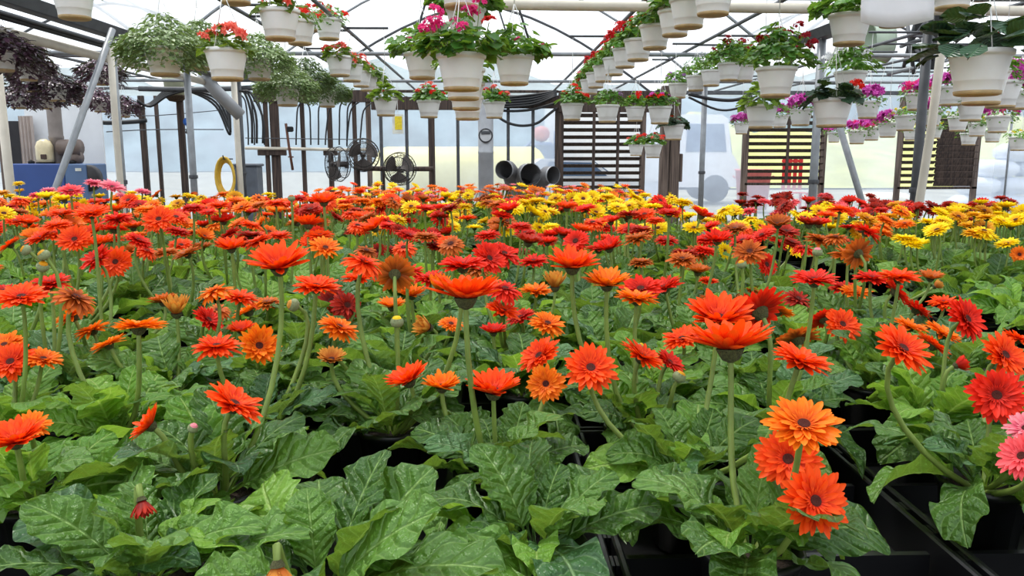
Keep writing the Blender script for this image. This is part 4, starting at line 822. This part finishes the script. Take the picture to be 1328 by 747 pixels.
# ---- flowers measured in the photograph: x, y, width px, colour, tilt, azimuth of lean (0 = to the viewer, 90 = right), form, diameter
HERO = [(20, 572, 78, 'V', 12, 0, 'cup'), (195, 552, 56, 'V', 48, 280, 'cup', .085), (303, 525, 82, 'V', 32, 90, 'open'), (184, 650, 48, 'D', 150, 40, 'closed', .07), (360, 735, 68, 'T', 165, 20, 'closed', .085), (40, 553, 50, 'O', 25, 30, 'open', .085),
        (530, 494, 64, 'V', 22, 280, 'cup'), (573, 502, 56, 'O', 4, 0, 'cup'), (640, 508, 80, 'V', 6, 0, 'cup', .1), (604, 386, 104, 'V', 4, 180, 'cup', .125), (742, 346, 74, 'V', 8, 0, 'cup', .11), (362, 346, 86, 'V', 16, 0, 'cup', .112), (410, 372, 62, 'V', 12, 40, 'open'), (787, 369, 64, 'O', 8, 0, 'cup'), (826, 388, 60, 'O', 5, 90, 'open'),
        (766, 478, 72, 'V', 42, 0, 'open'), (700, 462, 62, 'V', 40, 300, 'open'), (708, 498, 52, 'O', 62, 350, 'open'), (833, 463, 66, 'V', 30, 80, 'open'), (868, 470, 45, 'R', 40, 60, 'open'), (947, 452, 122, 'V', 8, 200, 'cup', .14), (932, 414, 92, 'V', 18, 350, 'cup', .125), (985, 405, 80, 'R', 55, 200, 'open', .12), (1038, 468, 80, 'V', 16, 60, 'open'), (1035, 440, 58, 'B', 35, 190, 'open'), (1008, 404, 46, 'O', 30, 120, 'open'), (885, 440, 55, 'V', 20, 300, 'open'),
        (1042, 552, 98, 'O', 26, 350, 'open'), (1022, 596, 84, 'V', 55, 340, 'open'), (1056, 650, 92, 'V', 58, 10, 'open'), (1170, 453, 80, 'V', 38, 30, 'open'), (1302, 461, 68, 'V', 52, 20, 'open'), (1292, 513, 74, 'R', 60, 340, 'open'), (1326, 592, 66, 'C', 58, 290, 'open'), (1330, 556, 50, 'P', 40, 300, 'open'), (1253, 414, 62, 'R', 58, 30, 'open'), (1225, 393, 44, 'V', 10, 0, 'flat'), (1188, 402, 42, 'R', 38, 90, 'open'), (1180, 424, 46, 'O', 20, 60, 'open'), (1222, 433, 52, 'O', 25, 60, 'open'), (1210, 448, 50, 'V', 35, 80, 'open'), (1240, 474, 32, 'R', 70, 90, 'closed', .07), (1320, 440, 45, 'V', 20, 80, 'flat'),
        (1130, 361, 46, 'R', 8, 0, 'flat'), (1166, 360, 54, 'V', 5, 0, 'open'), (1207, 361, 34, 'B', 10, 0, 'cup', .08), (1212, 372, 22, 'T', 60, 90, 'closed', .06), (1056, 364, 62, 'R', 8, 340, 'open'), (1095, 373, 40, 'R', 5, 0, 'flat'), (1092, 421, 50, 'V', 50, 10, 'open'), (1068, 415, 40, 'R', 50, 190, 'open'), (1035, 388, 44, 'D', 35, 30, 'droop'), (1110, 380, 42, 'O', 10, 0, 'open'), (994, 343, 34, 'R', 68, 30, 'open'), (1113, 329, 44, 'B', 72, 190, 'open'), (1062, 291, 34, 'R', 5, 0, 'cup'), (1072, 279, 28, 'V', 5, 0, 'open'), (1090, 272, 38, 'V', 10, 60, 'flat'), (1124, 301, 44, 'R', 28, 80, 'flat'), (1085, 312, 34, 'R', 5, 0, 'open'), (1100, 295, 26, 'R', 0, 0, 'open'),
        (65, 368, 54, 'R', 8, 0, 'flat'), (98, 386, 62, 'B', 32, 90, 'droop'), (28, 386, 64, 'V', 18, 20, 'open'), (5, 378, 40, 'R', 10, 0, 'open'), (94, 410, 52, 'O', 28, 270, 'flat'), (120, 428, 48, 'O', 22, 275, 'flat'), (141, 447, 46, 'O', 22, 270, 'open'), (180, 425, 68, 'O', 10, 180, 'open'), (229, 406, 52, 'T', 4, 0, 'closed'), (212, 392, 40, 'B', 10, 270, 'cup'), (14, 470, 60, 'V', 40, 10, 'open'), (6, 448, 50, 'O', 25, 0, 'open'), (56, 466, 48, 'O', 22, 70, 'open'), (278, 378, 52, 'O', 18, 280, 'droop'), (312, 386, 50, 'V', 16, 80, 'flat'), (322, 404, 46, 'O', 26, 270, 'open'), (346, 393, 40, 'B', 5, 0, 'flat'), (270, 415, 44, 'R', 48, 80, 'open'), (283, 402, 36, 'B', 20, 30, 'droop'), (313, 429, 38, 'V', 10, 0, 'cup'), (336, 449, 58, 'O', 55, 30, 'cup'), (281, 450, 64, 'V', 8, 20, 'flat'),
        (440, 425, 58, 'O', 28, 80, 'flat'), (450, 396, 46, 'D', 60, 30, 'droop'), (430, 466, 40, 'T', 20, 20, 'cup', .08), (512, 356, 54, 'B', 70, 185, 'open'), (534, 383, 42, 'O', 5, 0, 'cup', .085), (508, 398, 40, 'O', 5, 0, 'cup', .085), (556, 425, 42, 'T', 66, 300, 'closed', .085), (472, 340, 62, 'V', 24, 80, 'droop'), (465, 361, 46, 'V', 5, 0, 'open'), (600, 345, 66, 'R', 5, 0, 'open'), (652, 404, 50, 'V', 20, 60, 'open'), (640, 431, 38, 'R', 5, 0, 'cup', .08), (430, 390, 40, 'D', 60, 0, 'open'), (620, 350, 40, 'B', 10, 90, 'droop'), (695, 378, 44, 'O', 5, 0, 'open'), (720, 372, 46, 'T', 0, 0, 'closed'), (675, 412, 40, 'R', 25, 300, 'open'), (710, 420, 50, 'O', 25, 30, 'flat'), (585, 420, 34, 'O', 20, 30, 'flat', .08), (570, 375, 44, 'O', 10, 0, 'closed'),
        (905, 353, 36, 'B', 5, 0, 'cup', .085), (920, 365, 32, 'V', 10, 80, 'flat', .085), (868, 370, 34, 'B', 10, 0, 'cup', .085), (925, 388, 40, 'B', 25, 80, 'droop'), (970, 378, 40, 'B', 20, 200, 'droop'), (655, 375, 50, 'R', 20, 30, 'droop'),
        (150, 340, 44, 'V', 62, 10, 'open'), (125, 336, 46, 'R', 40, 320, 'open'), (97, 311, 44, 'V', 45, 10, 'open'), (52, 309, 40, 'V', 25, 320, 'open'), (118, 277, 48, 'V', 14, 0, 'open'), (152, 284, 42, 'R', 8, 0, 'flat'), (206, 285, 42, 'V', 45, 10, 'open'), (75, 292, 40, 'V', 8, 0, 'flat'), (80, 277, 34, 'V', 8, 0, 'open'), (148, 298, 36, 'R', 10, 180, 'open'), (190, 272, 34, 'O', 6, 0, 'flat'), (180, 312, 38, 'R', 30, 90, 'flat'), (190, 325, 36, 'V', 26, 90, 'droop'), (265, 307, 28, 'O', 35, 60, 'cup', .08), (300, 322, 44, 'V', 10, 0, 'cup'), (298, 303, 34, 'R', 34, 290, 'flat'), (284, 267, 34, 'V', 8, 0, 'open'), (250, 270, 32, 'R', 8, 0, 'flat'), (290, 287, 34, 'R', 10, 0, 'cup'), (230, 300, 34, 'R', 15, 90, 'flat'), (325, 292, 32, 'V', 15, 90, 'flat'), (335, 313, 40, 'V', 22, 280, 'flat'), (362, 306, 36, 'V', 5, 0, 'flat'), (400, 292, 42, 'V', 15, 180, 'cup'), (420, 262, 42, 'V', 8, 0, 'cup'), (422, 322, 44, 'O', 30, 30, 'open'), (358, 275, 28, 'O', 5, 0, 'cup'), (358, 264, 32, 'V', 5, 0, 'flat'),
        (122, 237, 26, 'P', 12, 60, 'flat'), (146, 243, 34, 'P', 25, 60, 'open'), (92, 248, 34, 'C', 20, 30, 'open'), (63, 247, 22, 'P', 10, 0, 'flat'), (48, 253, 22, 'C', 10, 0, 'flat'), (60, 256, 26, 'Y', 8, 0, 'cup'), (83, 259, 28, 'Y', 8, 0, 'cup'), (5, 277, 30, 'Y', 30, 40, 'open'), (35, 268, 16, 'Y', 10, 0, 'cup'), (24, 238, 16, 'Y', 10, 0, 'flat'), (25, 249, 14, 'G', 10, 0, 'cup'), (4, 250, 20, 'G', 10, 0, 'flat'), (185, 249, 22, 'P', 15, 60, 'open'), (160, 256, 20, 'P', 40, 80, 'open'),
        (900, 296, 32, 'Y', 20, 0, 'open'), (958, 292, 32, 'Y', 10, 0, 'flat'), (985, 293, 22, 'Y', 50, 20, 'open'), (1030, 325, 26, 'Y', 45, 30, 'open'), (940, 326, 26, 'Y', 62, 30, 'open'), (930, 312, 42, 'R', 15, 0, 'cup'), (958, 314, 32, 'R', 42, 60, 'flat'), (988, 305, 32, 'R', 30, 290, 'flat'), (1010, 315, 30, 'R', 30, 70, 'flat'), (915, 325, 34, 'R', 12, 70, 'flat'), (868, 277, 36, 'R', 5, 0, 'open'), (850, 286, 28, 'V', 5, 0, 'flat'), (813, 284, 28, 'B', 5, 0, 'cup'), (792, 288, 30, 'R', 10, 300, 'cup'), (735, 270, 32, 'V', 5, 0, 'cup'), (755, 300, 34, 'V', 10, 80, 'cup'), (730, 305, 34, 'R', 12, 60, 'cup'), (710, 315, 30, 'R', 5, 0, 'cup'), (790, 322, 42, 'R', 20, 300, 'cup'), (675, 294, 34, 'R', 5, 0, 'flat'), (675, 327, 28, 'D', 5, 0, 'flat'), (1322, 330, 24, 'O', 66, 340, 'open'),
        (560, 308, 34, 'R', 10, 0, 'flat'), (580, 303, 28, 'R', 15, 300, 'cup'), (530, 305, 34, 'R', 20, 60, 'flat'), (565, 320, 34, 'D', 18, 80, 'flat'), (632, 305, 36, 'R', 8, 300, 'flat'), (490, 325, 22, 'D', 60, 0, 'open'), (508, 324, 24, 'D', 20, 60, 'flat'), (470, 282, 28, 'V', 10, 0, 'cup'), (570, 282, 28, 'D', 10, 180, 'open'), (520, 300, 30, 'D', 40, 60, 'flat'), (475, 325, 36, 'B', 15, 60, 'droop'),
        (382, 396, 20, 'T', 70, 300, 'bud', .032), (515, 419, 20, 'Y', 5, 0, 'bud', .03), (962, 344, 14, 'G', 20, 300, 'bud', .028), (1060, 328, 15, 'P', 5, 0, 'bud', .03), (880, 490, 20, 'G', 30, 90, 'bud', .03), (830, 452, 16, 'Y', 40, 90, 'bud', .03), (58, 332, 18, 'G', 40, 300, 'bud', .03), (35, 325, 16, 'G', 60, 300, 'bud', .03), (55, 347, 18, 'G', 30, 60, 'bud', .03), (640, 332, 13, 'G', 20, 60, 'bud', .03), (378, 258, 11, 'B', 5, 0, 'bud', .03), (250, 556, 16, 'P', 30, 60, 'bud', .024)]
near_xy = [(x, y) for (y, x, b, p) in NEAR]
flowers = {}                            # plant index -> list of flowers
def nearest(x, y, zhead):
    best = min(range(len(near_xy)), key=lambda i: (near_xy[i][0] - x) ** 2 + (near_xy[i][1] - y) ** 2 + .004 * len(flowers.get(i, ())))
    return best
for h in HERO:
    size = h[7] if len(h) > 7 else .095
    dp = size * F / h[2]; p = deep(h[0], h[1], dp)
    if p.z < 1.14 and h[4] < 120:      # keep the head above its leaves: bring it nearer along the line of sight
        dp *= (EYE.z - 1.14) / (EYE.z - p.z); size = h[2] * dp / F; p = deep(h[0], h[1], dp)
    if h[4] >= 120: dp *= (EYE.z - 1.125) / (EYE.z - p.z); size = h[2] * dp / F; p = deep(h[0], h[1], dp)
    i = nearest(p.x, p.y + (.03 if h[4] > 25 else 0), p.z); flowers.setdefault(i, []).append((p, size, h[3], h[4], h[5], h[6], h[2]))
for i, fl in flowers.items():           # front plants stand under their own blooms
    y, x, b, pp = NEAR[i]
    if pp[2] < 1.9:
        mx = sum(f[0].x for f in fl) / len(fl) - x; my = sum(f[0].y for f in fl) / len(fl) - y; d_ = math.hypot(mx, my) or 1; k_ = min(.075, d_ * .6) / d_
        NEAR[i] = (y + my * k_, x + mx * k_, b, pp)
# ---- colour drift of the beds for the rest of the blooms
def colour(x, y, b, g):
    q = g.random()
    if b == 1:
        if y < 4.1: return 'Y' if q < .62 else ('G' if q < .85 else ('O' if q < .95 else 'R'))
        if y < 4.7: return 'Y' if q < .4 else ('R' if q < .6 else ('D' if q < .85 else 'G'))
        return 'D' if q < .4 else ('R' if q < .8 else 'C')
    if y > 4.6 and x < -1.5: return 'Y' if q < .66 else ('G' if q < .85 else 'O')
    if y > 6.2 and x > -1.2: return 'O' if q < .3 else ('V' if q < .42 else ('P' if q < .58 and x < .9 else ('Y' if q < .82 else 'B')))
    if y > 5.0 and x > 1.0: return 'Y' if q < .5 else ('B' if q < .75 else 'O')
    if y > 3.4 and -.5 < x < 1.6: return 'Y' if q < .56 else ('V' if q < .68 else ('R' if q < .82 else 'B'))
    if y > 4.2 and x < -.4: return 'O' if q < .45 else ('V' if q < .82 else ('R' if q < .92 else 'Y'))
    if x > -.9: return 'R' if q < .4 else ('D' if q < .68 else ('V' if q < .83 else 'B'))
    return 'V' if q < .45 else ('R' if q < .7 else ('O' if q < .85 else 'B'))
fg = random.Random(5)
FORMS = ('open', 'open', 'flat', 'cup', 'flat', 'droop')
for i, (y, x, b, pp) in enumerate(NEAR):
    dist = pp[2]
    if b == 0: cnt = 0 if dist < 2.0 else (fg.choice((0, 1, 1)) if dist < 2.6 else (fg.choice((1, 2, 2)) if dist < 3.4 else fg.choice((2, 3, 4, 4))))
    else: cnt = fg.choice((3, 4, 5)) if y > 3.0 else 0
    base = colour(x, y, b, fg)
    for k in range(cnt):
        col = base if fg.random() < .7 else colour(x, y, b, fg)
        a = fg.uniform(0, 2 * PI); r_ = fg.uniform(.02, .13); z = (fg.uniform(1.19, 1.33) if y < 4.5 else fg.uniform(1.17, 1.29)) if b == 0 else fg.uniform(1.19, 1.28)
        p = Vector((x + r_ * math.cos(a), y + r_ * math.sin(a), z)); size = fg.uniform(.088, .114)
        flowers.setdefault(i, []).append((p, size, col, abs(fg.gauss(12, 16)), fg.uniform(-90, 90), fg.choice(FORMS), size * F / dist))

# ---- the 300 plants seen largest, leaf by leaf
NUM = {0: 'no', 1: 'one', 2: 'two', 3: 'three', 4: 'four', 5: 'five', 6: 'six', 7: 'seven', 8: 'eight'}
lg = random.Random(21)
def stem(root, a, b, nrm, r0=.0048):
    a = Vector(a); b = Vector(b); d = (b - a).length
    m1 = Vector((a.x + (b.x - a.x) * .85 + lg.uniform(-.01, .01), a.y + (b.y - a.y) * .85 + lg.uniform(-.01, .01), a.z + d * .28)); m2 = b - nrm * d * .25
    if nrm.z < .2: m2 = b + Vector((-nrm.x * .04, -nrm.y * .04, .05)) if nrm.z > -.3 else b + Vector((-nrm.x * .03, -nrm.y * .03, .06))
    pts = []
    for k in range(8):
        t = k / 7; pts.append(a * (1 - t) ** 3 + m1 * 3 * t * (1 - t) ** 2 + m2 * 3 * t * t * (1 - t) + b * t ** 3)
    return MB().tube(pts, [r0 * (1.15 - .3 * k / 7) for k in range(8)], 6, False).build('flower_stem', stem_m, root, True)
for i, (y, x, b, pp) in enumerate(NEAR):
    fl = flowers.get(i, []); dist = pp[2]; root = link('gerbera_plant', None); root.location = (x, y, RIM)
    cols = []
    for f in fl:
        if CNAME[f[2]] not in cols: cols.append(CNAME[f[2]])
    if b == 0: bed = 'in the front rows' if y < 1.6 else ('behind the front rows' if y < 2.4 else ('in the middle rows' if y < 4 else 'in the back rows'))
    else: bed = 'at the front of side bed' if y < 3.2 else ('midway along side bed' if y < 4.4 else 'at the back of side bed')
    if not fl: lab = 'potted gerbera with broad green leaves and no bloom ' + bed
    else: lab = 'potted gerbera with ' + NUM.get(len(fl), 'many') + ' ' + ' and '.join(cols[:2]) + (' half closed' if any(f[5] == 'closed' for f in fl) else '') + (' sideways' if any(f[3] > 45 for f in fl) else '') + ' bloom' + ('s ' if len(fl) > 1 else ' ') + bed
    tag(root, lab, 'potted gerbera', 'gerberas in the main bed' if b == 0 else 'gerberas in the side bed')
    link('pot', pot_g, root); link('soil', soil_g, root)
    bank = LEAF_HI if dist < 2.6 else LEAF_LO
    nl = 19 if dist < 2.6 else (15 if dist < 4 else 11); a0 = lg.uniform(0, 6.28); big = lg.uniform(.9, 1.12); tone = lg.random()
    for k in range(nl):
        t = k / (nl - 1); tc_ = (0 if tone < .66 else (1 if tone < .9 else 2)) if lg.random() < .75 else lg.choice((0, 1, 2)); me = bank[lg.randrange(7)][tc_]
        lf = link('leaf', me, root); az = a0 + k * 2.39996 + lg.uniform(-.25, .25); el = R(12 + 56 * t + lg.uniform(-15, 15)); L = (.222 - .06 * t) * lg.uniform(.82, 1.15) * big * (.88 if dist < 1.7 else 1)
        lf.location = (.014 * math.cos(az), .014 * math.sin(az), -.008); lf.rotation_euler = (lg.uniform(-.7, .7), -el, az); lf.scale = (L, L * lg.uniform(.85, 1.12), L)
    for (p, size, col, tilt, az, form, wpx) in fl:
        nrm = normal(tilt, az); q = UP3.rotation_difference(nrm); loc = p - root.location
        hero = wpx > 40 and form != 'bud'
        hd = link('flower_bud', bud(col), root) if form == 'bud' else link('flower_head', core(col) if hero else head(form, col, 0 if wpx > 26 else 1), root)
        hd.location = loc; hd.rotation_mode = 'QUATERNION'; hd.rotation_quaternion = q @ Euler((0, 0, lg.uniform(0, 6.28))).to_quaternion(); hd.scale = (size,) * 3
        if hero:
            for ri, (n, L, W, ang, curl) in enumerate(RINGS[form]):
                for k in range(n):
                    pt = link('petal', petal(col, ri, form, lg.randrange(3)), hd); a = 2 * PI * (k + .5 * ri + lg.uniform(-.22, .22)) / n
                    pt.location = (.09 * math.cos(a), .09 * math.sin(a), .012 * ri); pt.rotation_euler = (lg.uniform(-.2, .2), -(ang + lg.uniform(-.2, .2)), a); f = lg.uniform(.82, 1.08); pt.scale = (f, f, f)
        stem(root, (loc.x * .12, loc.y * .12, -.01), loc - nrm * size * .13, nrm)

# ---- plants farther back: one mass
mb = MB(); mats = [far_leaf, stem_m] + list(PET.values()); pidx = {k: 2 + i for i, k in enumerate(PET)}
for (y, x, b, pp) in FAR:
    mb.mat(0)
    for k in range(9):
        az = lg.uniform(0, 6.28); el = lg.uniform(.1, 1.0); d = Vector((math.cos(az) * math.cos(el), math.sin(az) * math.cos(el), math.sin(el)))
        leaflet(mb, Vector((x, y, RIM)) + d * .03, Vector((-d.x * math.sin(el), -d.y * math.sin(el), math.cos(el))), d, lg.uniform(.15, .21), .1, 'lobed')
    if b == 0 and y > 8.2 and lg.random() < .3: continue
    base = colour(x, y, b, lg)
    for k in range(lg.choice((4, 5, 5, 6))):
        col = base if lg.random() < .65 else colour(x, y, b, lg); a = lg.uniform(0, 6.28); r_ = lg.uniform(.02, .14)
        z = lg.uniform(1.17, 1.29) if b == 0 else lg.uniform(1.17, 1.27)
        p = Vector((x + r_ * math.cos(a), y + r_ * math.sin(a), z)); nrm = normal(abs(lg.gauss(10, 14)), lg.uniform(-90, 90)); t = nrm.orthogonal().normalized(); s = nrm.cross(t); rr = lg.uniform(.042, .055)
        mb.mat(1); mb.tube([(x + r_ * .2 * math.cos(a), y + r_ * .2 * math.sin(a), RIM), p], .0045, 3, False)
        mb.mat(pidx[col])
        for (m_, f_, h_) in ((10, 1.0, .25), (8, .62, .42)):
            vv = [p]; uv = [(0, .5)]
            for e in range(2 * m_):
                w_ = 2 * PI * e / (2 * m_); ro = rr * f_ * (1 if e % 2 == 0 else .68); vv.append(p + (t * math.cos(w_) + s * math.sin(w_)) * ro + nrm * (rr * h_ * (1 if e % 2 == 0 else .7))); uv.append((1 if e % 2 == 0 else .55, .5))
            mb.add(vv, [(0, 1 + e, 1 + (e + 1) % (2 * m_)) for e in range(2 * m_)], uv)
far = mb.build('distant_gerberas', mats, None, True); stuff(far); far['label'] = 'mass of yellow, orange, pink and red gerberas at the back of the beds'; far['category'] = 'flowers'

# ---- trays and benches
TW, TD = SP * 2, SP * 3
def traymesh(w, d):
    mb = MB(); h = .085; t = .012
    mb.box((0, 0, .004), (w - .012, d - .012, .008))
    for sy in (-1, 1): mb.box((0, sy * (d / 2 - .012), h / 2), (w - .012, t, h), 0, .003)
    for sx in (-1, 1): mb.box((sx * (w / 2 - .012), 0, h / 2), (t, d - .036, h), 0, .003)
    mb.box((0, 0, h / 2 - .01), (t, d - .05, h - .025))
    for sy in (-1, 1): mb.box((0, sy * d / 6, h / 2 - .01), (w - .05, t, h - .025))
    n = int(d / .08)
    for k in range(n):
        for sx in (-1, 1): mb.box((sx * (w / 2 - .004), -d / 2 + d * (k + .5) / n, h / 2), (.006, .03, h - .01))
    return mb.mesh('plant_tray', black_pl, False)
tray_me = traymesh(TW, TD)
def tray(x, y, lab, grp):
    pp = proj(Vector((x, y, BENCH + .05)))
    if not (-150 < pp[0] < 1480 and pp[1] < 950) or pp[2] > 6.2: return
    o = link('plant_tray', tray_me); o.location = (x, y, BENCH); tag(o, lab, 'tray', grp)
for i in range(nx // 2):
    for j in range(ny // 3): tray(X1 - .12 - (2 * i + .5) * SP, 1.02 + (3 * j + 1) * SP, 'black plastic carry tray under the gerberas of the main bed', 'black trays of the main bed')
for i in range(10):
    for j in range(6): tray(1.76 + (2 * i + .5) * SP, 1.2 + (3 * j + 1) * SP * 1.06, 'black plastic carry tray under the gerberas of the side bed', 'black trays of the side bed')
def bench(x0, x1, y0, y1, lab):
    o = thing('growing_bench', lab, 'bench', ((x0 + x1) / 2, (y0 + y1) / 2, 0)); W, D = x1 - x0, y1 - y0; n = int(W / .16)
    for k in range(n): MB().box((-W / 2 + W * (k + .5) / n, 0, BENCH - .012), (W / n - .02, D, .022)).build('bench_board', gwood, o)
    for k in range(5): MB().box((0, -D / 2 + .1 + (D - .2) * k / 4, BENCH - .065), (W, .06, .08)).build('cross_bearer', gwood, o)
    for sx in (-1, 0, 1):
        for k in range(5): MB().box((sx * (W / 2 - .1), -D / 2 + .1 + (D - .2) * k / 4, (BENCH - .105) / 2), (.08, .08, BENCH - .105)).build('leg', gwood, o)
bench(-5.25, 1.26, .87, 7.7, 'wide timber bench carrying the main bed of gerbera trays')
bench(1.6, 6.9, .8, 6.3, 'timber bench carrying the side bed of yellow and red gerberas')
